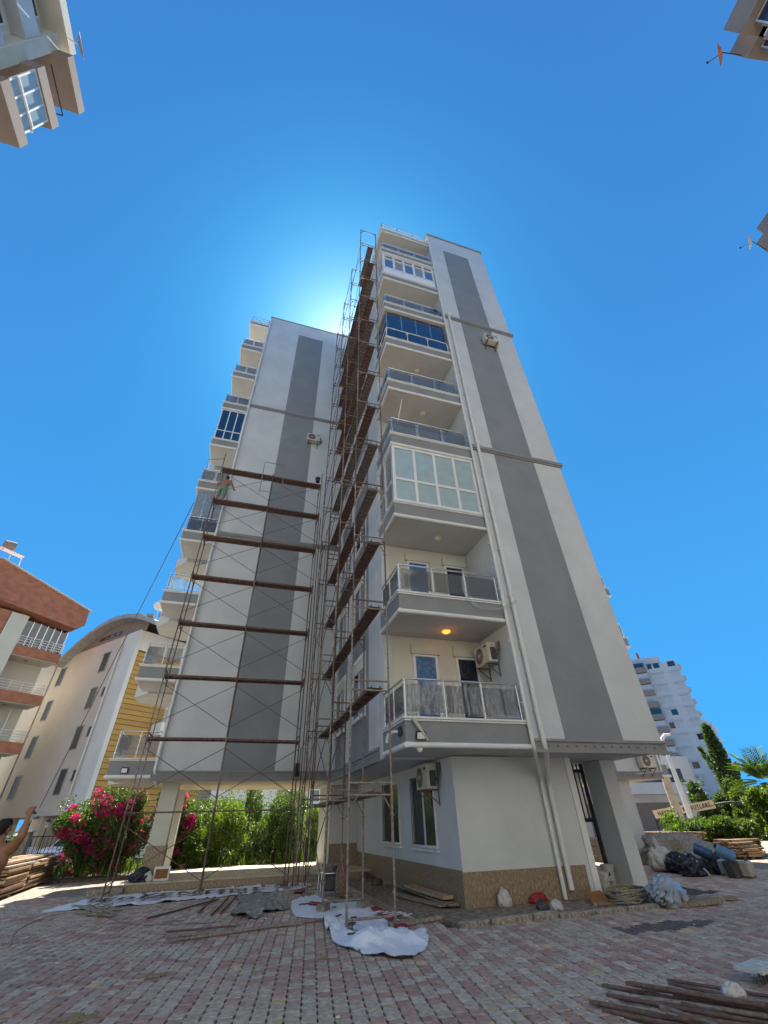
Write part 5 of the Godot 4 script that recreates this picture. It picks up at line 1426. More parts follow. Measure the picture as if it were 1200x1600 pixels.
	for r in rods:
		steel_pipe(r[5], gpx(r[0], r[1]) + Vector3(0, 0.03, 0), gpx(r[2], r[3]) + Vector3(0, 0.035, 0), r[4], mat(r[6]), G)
	board("old board lying flat beside the scaffold block", gpx(565, 1404) + Vector3(0, 0.05, 0), gpx(622, 1432) + Vector3(0, 0.04, 0), 0.24, 0.035, mat("old_wood"))
	board("curved old board at the wall, lowest of the three", Vector3(4.62, 0.05, -14.3), Vector3(4.95, 0.06, -11.75), 0.25, 0.03, mat("old_wood"))
	board("old board propped along the travertine plinth", Vector3(5.02, 0.14, -15.1), Vector3(5.12, 0.08, -11.6), 0.25, 0.03, mat("old_wood"))
	board("pale thick plank topmost of the boards by the plinth", Vector3(4.98, 0.20, -14.2), Vector3(5.12, 0.17, -11.9), 0.26, 0.06, mat("wood2"))
	board("short offcut on the apron beside the wall corner", gpx(608, 1450) + Vector3(0, 0.04, 0), gpx(690, 1438) + Vector3(0, 0.05, 0), 0.12, 0.05, mat("kerb"))
	board("grey broken plank beyond the kerb end", gpx(1060, 1409) + Vector3(0, 0.05, 0), gpx(1150, 1407) + Vector3(0, 0.05, 0), 0.2, 0.05, mat("old_wood"))
	board("split grey timber lying past the plastic bundle", gpx(1040, 1419) + Vector3(0, 0.05, 0), gpx(1125, 1413) + Vector3(0, 0.07, 0), 0.24, 0.08, mat("old_wood"))
	board("thin plank in shadow along the plinth between the bags", gpx(795, 1416) + Vector3(0, 0.05, 0), gpx(858, 1411) + Vector3(0, 0.05, 0), 0.1, 0.03, mat("old_wood"))
	board("plank with notched end under the plastic bundle", gpx(925, 1418) + Vector3(0, 0.05, 0), gpx(1015, 1412) + Vector3(0, 0.05, 0), 0.14, 0.04, mat("old_wood"))
	for e in [[568, 1419], [505, 1424], [606, 1384]]:
		var q := gpx(e[0], e[1])
		var bl := thing("concrete_block", ["grey concrete block under a scaffold leg on the banner", "flat concrete block at the outer scaffold leg", "pale hollow block by the boards near the wall"][[568, 505, 606].find(e[0])], "block", q)
		part(bl, "block", MB.new().rbox(q + Vector3(0, 0.07, 0), Vector3(0.3, 0.13, 0.2), 0.012, Basis(Vector3.UP, rng.randf())), mat("block"))
	# small petrol mixer and hose pile by the corner
	var mq := gpx(515, 1402)
	var mx := thing("mortar_mixer", "small dark mixer standing among the scaffold legs on the banner", "mixer", mq)
	part(mx, "motor", MB.new().rbox(mq + Vector3(0, 0.3, 0), Vector3(0.36, 0.34, 0.3), 0.04), mat("ac_dark"))
	part(mx, "frame", MB.new().path(PackedVector3Array([mq + Vector3(-0.3, 0.02, 0.2), mq + Vector3(-0.28, 0.5, 0.2), mq + Vector3(0.28, 0.5, 0.2), mq + Vector3(0.3, 0.02, 0.2)]), 0.02, 6).path(PackedVector3Array([mq + Vector3(-0.3, 0.02, -0.2), mq + Vector3(-0.28, 0.5, -0.2), mq + Vector3(0.28, 0.5, -0.2), mq + Vector3(0.3, 0.02, -0.2)]), 0.02, 6), mat("steel"))
	part(mx, "hopper", MB.new().lathe(mq + Vector3(0, 0.48, 0), [Vector2(0.1, 0), Vector2(0.26, 0.18), Vector2(0.27, 0.2), Vector2(0.1, 0.04)], 14), mat("block"))
	var hq := gpx(533, 1404)
	var sk := thing("cement_sack", "upright rust-stained sack leaning at the corner scaffold leg", "sack", hq)
	part(sk, "sack_body", lump(MB.new(), hq + Vector3(0, 0.3, 0), Vector3(0.17, 0.42, 0.15), 4, 0.15), mat("card_pale", Color(0.26, 0.165, 0.12), 0.9, 0, "rough", 1.3))
	part(sk, "tie", MB.new().path(wiggle([hq + Vector3(0, 0.75, 0), hq + Vector3(0.05, 0.9, 0), hq + Vector3(-0.04, 0.8, 0.1), hq + Vector3(0.06, 0.4, 0.16)]), 0.012, 5), mat("rope"))
	# white foam tray and bricks by the step
	for k in 5:
		var q := gpx(572 + k * 9, 1372 + (k % 3) * 6)
		var br := thing("rubble_block", "broken brown masonry lump lying at the foot of the steps", "rubble", q, "rubble by the steps")
		part(br, "lump", lump(MB.new(), q + Vector3(0, 0.05, 0), Vector3(0.16, 0.09, 0.12), 40 + k, 0.35, 3.0, 9), mat("soil"))
	# cables and rope
	var cb := thing("cable", "thin dark cable snaking over the pavers from the rope tangle", "cable", gpx(230, 1442))
	part(cb, "line", MB.new().path(wiggle([gpx(190, 1422), gpx(168, 1430), gpx(178, 1438), gpx(210, 1445), gpx(260, 1445), gpx(320, 1443), gpx(345, 1440)]), 0.011, 5), mat("cord"))
	var rb := thing("cable", "pale hose looping across the paving from the street side", "hose", gpx(40, 1450))
	part(rb, "line", MB.new().path(wiggle([gpx(0, 1484), gpx(14, 1480), gpx(18, 1468), gpx(26, 1455), gpx(50, 1442), gpx(85, 1430), gpx(130, 1424), gpx(185, 1420)]), 0.014, 5), mat("rope"))
	var rt := thing("rope_tangle", "pale rope tangled on the corner of the long banner", "rope", gpx(150, 1425))
	var pts := []
	for k in 26: pts.append(gpx(150 + 42 * sin(k * 2.1) * (0.6 + 0.4 * sin(k * 0.7)), 1426 + 9 * cos(k * 1.7)) + Vector3(0, 0.04 + 0.03 * sin(k * 3.0), 0))
	part(rt, "strand", MB.new().path(wiggle(pts, 6), 0.013, 5), mat("rope"))
	var rc := thing("rope_tangle", "heap of coiled pale rope at the foot of the fin pillar", "rope", gpx(985, 1412))
	pts = []
	for k in 80:
		var an := k * 1.13
		pts.append(gpx(983 + 33 * sin(an) * (0.45 + 0.55 * absf(sin(k * 0.31))), 1411 + 8 * cos(an)) + Vector3(0, 0.06 + 0.22 * absf(sin(k * 0.53)) * exp(-pow((k % 13 - 6) / 5.0, 2.0)), 0))
	part(rc, "strand", MB.new().path(wiggle(pts, 5), 0.014, 5), mat("rope"))
	var ln := thing("rope_line", "long rope hanging from the high balcony down past the barrel roof", "rope", Vector3(-9, 0, -28))
	part(ln, "strand", MB.new().tube(dpx(303, 785, 20.3), dpx(62, 1262, 31), 0.02, 5), mat("cord"))
	# buckets and paper at the entrance
	for k in 2:
		var q := gpx(948, 1397, 0.03) if k == 0 else gpx(963, 1390, 0.03) + Vector3(0.1, 0.14, -0.25)
		var bk := thing("bucket", ["tall white bucket without label beside the entrance jamb", "white lidded bucket with dark round emblem in front of the gate"][k], "bucket", q)
		var hh := 0.42 if k == 0 else 0.34
		part(bk, "bucket_body", MB.new().lathe(q, [Vector2(0, 0.005), Vector2(0.125, 0.005), Vector2(0.155, hh * 0.85), Vector2(0.168, hh * 0.86), Vector2(0.168, hh * 0.92), Vector2(0.16, hh)], 20), mat("bucket", Color(0.52, 0.50, 0.43), 0.45, 0, "mottle", 1.5))
		part(bk, "lid", MB.new().lathe(q + Vector3(0, hh, 0), [Vector2(0.175, -0.03), Vector2(0.178, 0.0), Vector2(0.165, 0.012), Vector2(0, 0.012)], 20), mat("bucket"))
		if k == 1:
			var dv := (EYE - q) * Vector3(1, 0, 1)
			dv = dv.normalized()
			part(bk, "emblem", MB.new().lathe(q + dv * 0.143 + Vector3(0, 0.16, 0), [Vector2(0.045, 0), Vector2(0.04, 0.006), Vector2(0, 0.008)], 14, Basis(dv.cross(Vector3.UP), dv, Vector3.UP)), mat("black"))
		part(bk, "handle", MB.new().path(PackedVector3Array([q + Vector3(-0.17, hh * 0.9, 0), q + Vector3(-0.12, hh * 0.6, 0.14), q + Vector3(0.12, hh * 0.6, 0.14), q + Vector3(0.17, hh * 0.9, 0)]), 0.005, 4), mat("steel"))
	var ps := thing("paper_sheet", "crumpled white paper sheet under the lidded bucket", "paper", gpx(966, 1402))
	cloth(ps, "paper", [gpx(950, 1397), gpx(952, 1407), gpx(962, 1408), gpx(992, 1398), gpx(988, 1390), gpx(955, 1391)], 0.12, mat("sack"), 51, 22)
	var cd := thing("cardboard_piece", "orange-brown cardboard flap lying by the entrance jamb", "cardboard", gpx(938, 1415))
	part(cd, "flap", MB.new().box(gpx(938, 1414) + Vector3(0, 0.1, 0), Vector3(0.42, 0.015, 0.4), Basis(Vector3.RIGHT, 0.5) * Basis(Vector3.BACK, 0.1)).box(gpx(940, 1417) + Vector3(0.1, 0.04, 0.1), Vector3(0.4, 0.012, 0.25), Basis(Vector3.UP, 0.3)), mat("card"))
	var pbq := gpx(1048, 1416)
	var pbu := thing("plastic_bundle", "clear plastic wrapped bundle with pale blue sheen lying past the rope heap", "plastic bundle", pbq)
	part(pbu, "contents", lump(MB.new(), pbq + Vector3(-0.05, 0.12, 0), Vector3(0.34, 0.2, 0.25), 61, 0.25), mat("ac_dark"))
	part(pbu, "wrapping", lump(MB.new(), pbq + Vector3(0, 0.16, 0), Vector3(0.36, 0.29, 0.29), 62, 0.3, 1.3, 24), glass("wrap", Color(0.42, 0.50, 0.60), 0.55))
	# bags along the plinth
	var w1 := gpx(790, 1420)
	var wb := thing("carrier_bag", "crumpled white carrier bag against the plinth", "bag", w1)
	part(wb, "bag_body", lump(MB.new(), w1 + Vector3(0, 0.12, 0), Vector3(0.13, 0.17, 0.12), 71, 0.3), mat("sack"))
	part(wb, "bag_handles", MB.new().path(wiggle([w1 + Vector3(-0.06, 0.25, 0), w1 + Vector3(-0.03, 0.36, 0.02), w1 + Vector3(0.03, 0.25, 0)]), 0.012, 5), mat("sack"))
	var r1 := gpx(843, 1414)
	var rbg := thing("carrier_bag", "crumpled crimson bag lying along the plinth", "bag", r1)
	part(rbg, "bag_body", lump(MB.new(), r1 + Vector3(0, 0.07, 0), Vector3(0.2, 0.12, 0.11), 72, 0.3), mat("red"))
	var rs := gpx(772, 1418)
	var rst := thing("stake_bundle", "three short dark red stakes leaning by the white bag", "stakes", rs)
	for k in 3: part(rst, "stake", MB.new().tube(rs + Vector3(-0.06 + 0.06 * k, 0, 0), rs + Vector3(-0.16 + 0.1 * k, 0.34, -0.06), 0.014, 5), mat("red"))
	for k in 3:
		var q := gpx([849, 872, 700][k], [1424, 1424, 1412][k])
		var rl := thing("debris_lump", ["dark clod of rubbish on the apron before the red bag", "pale scrap of foam on the apron below the downpipes", "dark clod under the boards by the wall corner"][k], "debris", q)
		part(rl, "lump", lump(MB.new(), q + Vector3(0, 0.06, 0), Vector3(0.12, 0.1, 0.1), 80 + k, 0.4, 3.0, 9), mat("ac_dark") if k != 1 else mat("sack"))
	# lumber
	lumber_stack("lumber_stack", "long stack of sawn boards in front of the hedge", gpx(1018, 1330) + Vector3(-1, 0, 1.2), gpx(1098, 1340), 9, 7, 0.16, 0.085, 3)
	lumber_stack("lumber_stack", "short cross-piled stack of boards at the hedge foot", gpx(1143, 1341), gpx(1178, 1338), 6, 5, 0.18, 0.09, 4)
	lumber_stack("lumber_stack", "low pile of offcuts beside the short board stack", gpx(1165, 1341), gpx(1186, 1340), 4, 4, 0.16, 0.09, 5)
	lumber_stack("lumber_stack", "broad pile of old formwork boards by the raised arm and garden wall", Vector3(-6.9, 0, -19.2), Vector3(-7.3, 0, -25.5), 10, 8, 0.22, 0.075, 6)
	# heaps, drums and sacks on the far side
	var tq := gpx(1062, 1350)
	var th := thing("covered_heap", "heap under an olive tarpaulin before the long board stack", "heap", tq)
	part(th, "cover", lump(MB.new(), tq + Vector3(0.3, 0.22, -0.4), Vector3(1.5, 0.62, 0.9), 91, 0.35, 0.7, 26), mat("tarp"))
	var sq := gpx(1040, 1362)
	var sb := thing("rubble_sack", "knotted white rubble sack in front of the covered heap", "sack", sq)
	part(sb, "sack_body", lump(MB.new(), sq + Vector3(0, 0.25, 0), Vector3(0.42, 0.38, 0.35), 92, 0.22, 1.6), mat("sack"))
	part(sb, "knot", lump(MB.new(), sq + Vector3(-0.05, 0.68, 0), Vector3(0.08, 0.2, 0.07), 93, 0.3), mat("sack"))
	for k in 2:
		var q := gpx(1112, 1366) if k == 0 else gpx(1150, 1372)
		var dr := thing("blue_drum", ["tilted dark blue drum over a light blue crate beside black scrap", "tilted light blue drum beside a pale plastic can"][k], "drum", q)
		var ax := Vector3(0.55, -0.42, 0.72).normalized()
		var top := q + Vector3(-0.22, 0.66, -0.1)
		part(dr, "drum_body", MB.new().tube(top, top + ax * 0.46, 0.155, 18).tube(top + ax * 0.14, top + ax * 0.16, 0.163, 18).tube(top + ax * 0.32, top + ax * 0.34, 0.163, 18), mat("drum0", Color(0.03, 0.09, 0.22), 0.4, 0, "mottle", 1.2) if k == 0 else mat("drum1", Color(0.10, 0.25, 0.42), 0.4, 0, "mottle", 1.2))
		part(dr, "drum_mouth", MB.new().tube(top - ax * 0.01, top + ax * 0.02, 0.13, 14), mat("black"))
		part(dr, "stand", MB.new().rbox(q + Vector3(0, 0.2, 0), Vector3(0.3, 0.42, 0.32), 0.03, Basis(Vector3.BACK, 0.15)), mat("ac_dark"))
		var cq := q + Vector3(0.12, 0, 0.5) if k == 0 else q + Vector3(0.32, 0, 0.22)
		var cn := thing("plastic_can", ["light blue plastic crate under the dark blue drum", "pale yellowish plastic can beside the light blue drum"][k], "can", cq)
		part(cn, "can_body", MB.new().rbox(cq + Vector3(0, 0.2, 0), Vector3(0.36, 0.38, 0.3), 0.05, Basis(Vector3.UP, 0.3)), mat("can0", Color(0.28, 0.40, 0.46), 0.5, 0, "mottle", 1.2) if k == 0 else mat("can1", Color(0.42, 0.41, 0.32), 0.5, 0, "mottle", 1.2))
		part(cn, "can_cap", MB.new().tube(cq + Vector3(0.08, 0.39, 0), cq + Vector3(0.08, 0.44, 0), 0.05, 10), mat("ac_dark"))
	for k in 3:
		var q := gpx([1065, 1085, 1130][k], [1364, 1369, 1366][k])
		var sc := thing("scrap_bundle", ["bundle of navy scrap bags beside the rubble sack", "torn dark bag with white strips before the drums", "grey tool bag between the two drums"][k], "scrap", q)
		part(sc, "scrap_body", lump(MB.new(), q + Vector3(0, 0.16, 0), Vector3(0.36, 0.3, 0.26), 95 + k, 0.4, 2.4), mat("navy", Color(0.03, 0.035, 0.07), 0.5, 0, "rough", 1.4, "crumple", 0.6))
		part(sc, "strap", MB.new().path(wiggle([q + Vector3(-0.2, 0.1, 0.2), q + Vector3(0, 0.42, 0.15), q + Vector3(0.2, 0.2, 0.25), q + Vector3(0.3, 0.03, 0.3)]), 0.03, 5), mat("sack"))
	# pipes stacked in front of the camera
	var PG := "pile of rusty scaffold pipes"
	var prs := [[930, 1567, 1215, 1625, 0.022, "rust"], [948, 1541, 1230, 1590, 0.021, "rust"], [956, 1556, 1230, 1604, 0.018, "rust"], [986, 1537, 1235, 1580, 0.022, "rust"], [1050, 1532, 1240, 1562, 0.016, "rust"], [1000, 1550, 1225, 1612, 0.02, "rust"], [985, 1590, 1190, 1640, 0.02, "rust"], [1040, 1575, 1230, 1640, 0.016, "rust_pale"], [1052, 1538, 1235, 1575, 0.015, "rust"], [1015, 1560, 1240, 1595, 0.02, "rust_pale"], [1060, 1556, 1245, 1586, 0.018, "rust"], [950, 1580, 1200, 1632, 0.018, "rust"], [975, 1562, 1235, 1600, 0.016, "rust"], [1025, 1586, 1230, 1625, 0.018, "rust"], [1010, 1545, 1240, 1570, 0.018, "rust_pale"], [1070, 1590, 1240, 1612, 0.02, "rust"], [1090, 1560, 1250, 1600, 0.015, "rust_pale"]]
	for k in prs.size():
		var r: Array = prs[k]
		var hh := 0.03 + 0.036 * (k % 4)
		var a := gpx(r[0], r[1], hh)
		var b := gpx(r[2], r[3], hh)
		var dd := (b - a).normalized()
		steel_pipe("rusty scaffold pipe in the heap of pipes on the pavers", a, a + dd * 2.6 + Vector3(0, rng.randf_range(-0.01, 0.02), 0), r[4], mat(r[5]), PG)
	var gq := gpx(1185, 1538)
	var gr := thing("metal_grate", "small plaster-splashed metal rack lying beyond the pipe heap", "rack", gq)
	part(gr, "rack_plate", MB.new().box(gq + Vector3(0.15, 0.12, -0.05), Vector3(0.55, 0.03, 0.3), Basis(Vector3.UP, 0.3)), mat("sack"))
	for k in 7: part(gr, "rack_tooth", MB.new().box(gq + Vector3(-0.08 + k * 0.075, 0.07, 0.13 - k * 0.022), Vector3(0.03, 0.09, 0.02), Basis(Vector3.UP, 0.3)), mat("ac_dark"))
	var clq := gpx(1158, 1585)
	var cl := thing("rag", "dirty white rag caught among the rusty pipes", "rag", clq)
	part(cl, "rag_body", lump(MB.new(), clq + Vector3(0, 0.14, 0), Vector3(0.09, 0.06, 0.08), 99, 0.4, 3.0, 12), mat("sack"))
	# things on the platform by the pillar
	var xq := Vector3(-1.75, 0.22, -19.45)
	var wx := thing("wooden_frame_box", "pale framed box with brown panel standing at the pillar foot", "box", xq)
	part(wx, "box_frame", MB.new().rbox(xq + Vector3(0, 0.18, 0), Vector3(0.5, 0.36, 0.14), 0.02), mat("trim"))
	part(wx, "box_panel", MB.new().box(xq + Vector3(0, 0.18, 0.075), Vector3(0.38, 0.24, 0.01)), mat("card"))
	var tq2 := Vector3(-2.35, 0.22, -19.4)
	var tb := thing("tool_heap", "dark tool bag with pale wrapped packet on the platform edge", "bag", tq2)
	part(tb, "bag_body", lump(MB.new(), tq2 + Vector3(0, 0.12, 0), Vector3(0.28, 0.2, 0.16), 101, 0.35), mat("navy"))
	part(tb, "packet", MB.new().rbox(tq2 + Vector3(0.25, 0.12, 0.1), Vector3(0.2, 0.28, 0.12), 0.03, Basis(Vector3.BACK, 0.6)), mat("sack"))
	# red chair in the lobby
	var rq := Vector3(9.35, 0.94, -14.9)
	var ch := thing("chair", "red backed chair inside the barred entrance", "chair", rq)
	part(ch, "backrest", MB.new().rbox(rq + Vector3(0, 0.62, -0.18), Vector3(0.42, 0.42, 0.05), 0.02), mat("red"))
	part(ch, "seat", MB.new().rbox(rq + Vector3(0, 0.4, 0), Vector3(0.42, 0.06, 0.4), 0.02), mat("red"))
	for k in 4: part(ch, "leg", MB.new().tube(rq + Vector3(-0.18 + 0.36 * (k % 2), 0, -0.17 + 0.34 * (k / 2)), rq + Vector3(-0.18 + 0.36 * (k % 2), 0.38, -0.17 + 0.34 * (k / 2)), 0.014, 5), mat("steel"))

# ---------------------------------------------------------------- fittings
func zpx(px: float, py: float, z: float) -> Vector3:
	var d := ray(px, py)
	return EYE + d * (z / d.z)
func air_conditioner(label: String, at: Vector3, turn: float) -> void:   # at: middle of the back, facing local +z
	var o := thing("air_conditioner", label, "air conditioner", at, "outdoor units on the walls", turn)
	var t := o.transform
	var b := t.basis
	part(o, "casing", MB.new().rbox(t * Vector3(0, 0, 0.22), Vector3(0.82, 0.58, 0.30), 0.02, b), mat("ac"))
	var g := MB.new()
	var fb := Basis(b.x, b.z, -b.y)
	for r in [0.08, 0.13, 0.18, 0.225]:
		g.lathe(t * Vector3(-0.12, 0, 0.372), [Vector2(r - 0.006, 0), Vector2(r, 0.008), Vector2(r + 0.006, 0)], 24, fb)
	for k in 8: g.bar(t * Vector3(-0.12 + 0.04 * cos(k * PI / 4), 0.04 * sin(k * PI / 4), 0.378), t * Vector3(-0.12 + 0.23 * cos(k * PI / 4), 0.23 * sin(k * PI / 4), 0.378), 0.008, 0.006, b.z)
	part(o, "fan_opening", MB.new().lathe(t * Vector3(-0.12, 0, 0.371), [Vector2(0.235, 0), Vector2(0.23, 0.002), Vector2(0, 0.002)], 24, fb), mat("ac_dark"))
	part(o, "fan_grille", g, mat("roof_metal"))
	part(o, "fan_hub", MB.new().lathe(t * Vector3(-0.12, 0, 0.375), [Vector2(0.05, 0), Vector2(0.045, 0.012), Vector2(0, 0.015)], 12, fb), mat("ac"))
	part(o, "label_plate", MB.new().box(t * Vector3(0.27, 0.18, 0.372), Vector3(0.16, 0.06, 0.004), b), mat("ac_dark"))
	part(o, "side_cover", MB.new().rbox(t * Vector3(0.42, -0.05, 0.2), Vector3(0.05, 0.36, 0.18), 0.02, b), mat("ac_dark"))
	for s in [-0.28, 0.28]:
		part(o, "bracket", MB.new().bar(t * Vector3(s, -0.31, 0.0), t * Vector3(s, -0.31, 0.42), 0.035, 0.035).bar(t * Vector3(s, -0.62, 0.01), t * Vector3(s, -0.33, 0.38), 0.02, 0.02).bar(t * Vector3(s, -0.66, 0.012), t * Vector3(s, -0.3, 0.012), 0.03, 0.02, b.z), mat("rust"))
	part(o, "hose", MB.new().path(wiggle([t * Vector3(0.42, -0.1, 0.15), t * Vector3(0.52, -0.05, 0.1), t * Vector3(0.52, 0.1, 0.04), t * Vector3(0.48, 0.3, 0.0)]), 0.025, 6), mat("cord"))
func floodlight(label: String, at: Vector3) -> void:
	var o := thing("floodlight", label, "floodlight", at, "floodlights on the balcony fronts")
	part(o, "housing", MB.new().rbox(at + Vector3(0, 0, 0.07), Vector3(0.24, 0.19, 0.06), 0.02, Basis(Vector3.RIGHT, 0.25)), mat("black"))
	part(o, "lens", MB.new().box(at + Vector3(0, -0.008, 0.102), Vector3(0.18, 0.13, 0.004), Basis(Vector3.RIGHT, 0.25)), mat("lens", Color(0.7, 0.72, 0.74), 0.15))
	part(o, "bracket", MB.new().box(at + Vector3(0, 0, 0.02), Vector3(0.08, 0.05, 0.05)), mat("black"))
func ceiling_lamp(label: String, at: Vector3, lit: bool) -> void:
	var o := thing("ceiling_lamp", label, "lamp", at, "round lamps under the balconies")
	part(o, "base_ring", MB.new().lathe(at + Vector3(0, -0.03, 0), [Vector2(0.06, 0), Vector2(0.15, 0.01), Vector2(0.15, 0.03), Vector2(0, 0.03)], 18), mat("ac"))
	var gm := mat("globe", Color(0.62, 0.58, 0.42), 0.4)
	if lit:
		gm = mat("globe_lit", Color(0.7, 0.45, 0.2), 0.4)
		gm.emission_enabled = true
		gm.emission = Color(1.0, 0.52, 0.18)
		gm.emission_energy_multiplier = 0.9
		var l := OmniLight3D.new()
		l.name = "bulb_light"
		l.light_color = Color(1.0, 0.6, 0.28)
		l.light_energy = 0.012
		l.light_size = 0.1
		l.omni_range = 12.0
		l.omni_attenuation = 2.0
		l.shadow_enabled = true
		o.add_child(l)
		l.position = Vector3(0, -0.2, 0)
	part(o, "globe", MB.new().lathe(at + Vector3(0, -0.1, 0), [Vector2(0, 0), Vector2(0.08, 0.015), Vector2(0.125, 0.05), Vector2(0.13, 0.07)], 18), gm)

func build_fittings() -> void:
	air_conditioner("air conditioner high on the grey stripe of the centre block", zpx(763, 537, -10.14) - Vector3(0, 0, 0), 0.0)
	air_conditioner("air conditioner on the wing wall above the top scaffold deck", zpx(489, 689, -19.11), 0.0)
	air_conditioner("air conditioner in the corner of the lowest open balcony", Vector3(6.96, 5.55, -11.25), -PI * 0.5)
	air_conditioner("weathered air conditioner above the barred ground-floor window", Vector3(5.30, 2.55, -12.62), -PI * 0.5)
	air_conditioner("air conditioner on the far wing wall under the grey beam", zpx(1004, 1190, -19.1), 0.0)
	floodlight("small black floodlight on the lowest balcony of the centre block", zpx(655.5, 1150, -10.15))
	floodlight("small black floodlight on the lowest balcony of the scaffolded wing", zpx(195, 1204, -19.12))
	ceiling_lamp("lit orange ceiling lamp under the second balcony", Vector3(gpx(697, 985, 6.18).x, 6.18, gpx(697, 985, 6.18).z), true)
	ceiling_lamp("unlit round lamp under the glazed white balcony", Vector3(gpx(684, 840, 9.42).x, 9.42, gpx(684, 840, 9.42).z), false)
	ceiling_lamp("unlit round lamp under the balcony two above the glazed one", Vector3(gpx(661, 647, 15.9).x, 15.9, gpx(661, 647, 15.9).z), false)
	ceiling_lamp("unlit round lamp under the blue glazed balcony", Vector3(gpx(651, 580, 19.14).x, 19.14, gpx(651, 580, 19.14).z), false)
	ceiling_lamp("unlit lamp under the second balcony of the scaffolded wing", Vector3(-2.95, 6.26, -19.7), false)
	var bc := Vector3(4.0, 2.94, -10.22)
	var bcm := thing("security_camera", "white dome security camera under the lowest balcony corner", "camera", bc)
	part(bcm, "dome", MB.new().lathe(bc + Vector3(0, -0.1, 0), [Vector2(0, 0), Vector2(0.05, 0.02), Vector2(0.07, 0.06), Vector2(0.08, 0.1)], 12), mat("trim"))
	part(bcm, "mount", MB.new().rbox(bc + Vector3(0, 0.0, 0), Vector3(0.16, 0.04, 0.1), 0.01), mat("trim"))
	var sp := Vector3(3.63, 3.28, -10.42)
	var spt := thing("wall_spout", "white bent pipe spout with black clamp on the side of the lowest balcony", "pipe", sp)
	part(spt, "spout", MB.new().path(wiggle([sp, sp + Vector3(-0.15, 0.02, -0.1), sp + Vector3(-0.26, -0.06, -0.2), sp + Vector3(-0.28, -0.2, -0.22)]), 0.035, 8), mat("trim"))
	part(spt, "clamp", MB.new().rbox(sp + Vector3(-0.03, 0.02, 0.02), Vector3(0.08, 0.2, 0.14), 0.02), mat("black"))
	# plastic film left over the glass of the lowest balconies
	var fl := thing("plastic_film", "wrinkled plastic film hung over the glass of the lowest balcony", "film", Vector3(5.2, 3.6, -10.1))
	var fm := MB.new()
	var f := FastNoiseLite.new()
	f.seed = 77
	f.frequency = 1.6
	for i in 70:
		for j in 10:
			var q := func(a: int, b: int) -> Vector3:
				var x := 3.74 + a * 3.0 / 70.0
				var y := 3.62 + b * 0.078
				return Vector3(x, y, -10.12 + 0.06 * f.get_noise_2d(x * 4.0, y * 0.8) + 0.03 * f.get_noise_2d(x * 14.0, y * 2.0))
			if f.get_noise_2d(i * 0.13, 5.0) > 0.22: continue
			fm.quad(q.call(i, j), q.call(i + 1, j), q.call(i + 1, j + 1), q.call(i, j + 1))
	part(fl, "film_sheet", fm, mat("film"))
	var f2 := thing("plastic_film", "twisted strip of plastic film hanging over the coping near the floodlight", "film", Vector3(4.3, 3.0, -10.05))
	part(f2, "film_strip", MB.new().path(wiggle([zpx(645, 1122, -10.06), zpx(652, 1132, -10.05), zpx(661, 1145, -10.04), zpx(669, 1157, -10.06)]), 0.05, 6, 0.02), mat("film_white", Color(0.6, 0.6, 0.5), 0.4, 0, "mottle", 1.5))
	var f3 := thing("plastic_film", "sagging strip of plastic film between second balcony and downpipes", "film", Vector3(6.5, 5.9, -10.05))
	part(f3, "film_strip", MB.new().path(wiggle([zpx(722, 900, -10.1), zpx(726, 925, -10.06), zpx(740, 944, -10.04), zpx(760, 952, -10.03), zpx(785, 950, -10.02), zpx(806, 940, -9.98)]), 0.035, 6, 0.05), mat("film"))
	var pq := Vector3(6.6, 22.95, -10.5)
	var pp := thing("balcony_plant", "dry leafy plant in the corner of the upper open balcony", "plant", pq)
	var pm := MB.new()
	leaves(pm, pq + Vector3(0, 0.75, 0), Vector3(0.32, 0.45, 0.3), 320, 0.12, [Color(0.16, 0.13, 0.06), Color(0.10, 0.11, 0.04)])
	part(pp, "stem", MB.new().tube(pq, pq + Vector3(0, 0.9, 0), 0.02, 5), mat("bark"))
	part(pp, "crown", pm, mat("leaf"))
	var wq := Vector3(3.85, 13.3, -10.25)
	var wp := thing("washing_pole", "thin pale pole leaning out over the open balcony above the glazed one", "pole", wq)
	part(wp, "pole_rod", MB.new().tube(wq, wq + Vector3(0.35, 2.1, 0.1), 0.018, 6), mat("trim"))
	# entrance arch sign beyond the hedge, lamp post and pole
	var sa := dpx(1022, 1273, 36)
	var sb := dpx(1116, 1256, 36)
	var sg := thing("gateway_sign", "pale gateway sign with black capital lettering above the hedge", "sign", Vector3((sa.x + sb.x) * 0.5, 0, (sa.z + sb.z) * 0.5))
	part(sg, "sign_board", MB.new().bar(sa, sb, 0.12, 0.42), mat("sand_wall"))
	var dr := (sb - sa).normalized()
	var nrm := Vector3(-dr.z, 0, dr.x)
	if nrm.dot(EYE - sa) < 0: nrm = -nrm
	laid_sign(sg, "HAYDARLI KONUTLARI", (sa + sb) * 0.5 + nrm * 0.065, dr, 0.205)
	part(sg, "arch_pipe", MB.new().path(wiggle([sa - Vector3(0, 0.35, 0), (sa + sb) * 0.5 - Vector3(0, 0.2, 0), sb - Vector3(0, 0.05, 0), dpx(1150, 1254, 36), dpx(1184, 1262, 36), dpx(1198, 1275, 36)]), 0.07, 6), mat("black"))
	part(sg, "support_post", MB.new().tube(Vector3(sa.x, 0, sa.z), sa, 0.07, 6).tube(dpx(1198, 1275, 36) * Vector3(1, 0, 1), dpx(1198, 1275, 36), 0.07, 6), mat("black"))
	var lt := dpx(1036, 1160, 35)
	var lq := Vector3(lt.x, 0, lt.z)
	var lp := thing("street_lamp", "pale street lamp post with curved white head beside the grey beam end", "street lamp", lq)
	part(lp, "lamp_pole", MB.new().tube(lq, lt, 0.16, 10, 0.11), mat("pipe_white"))
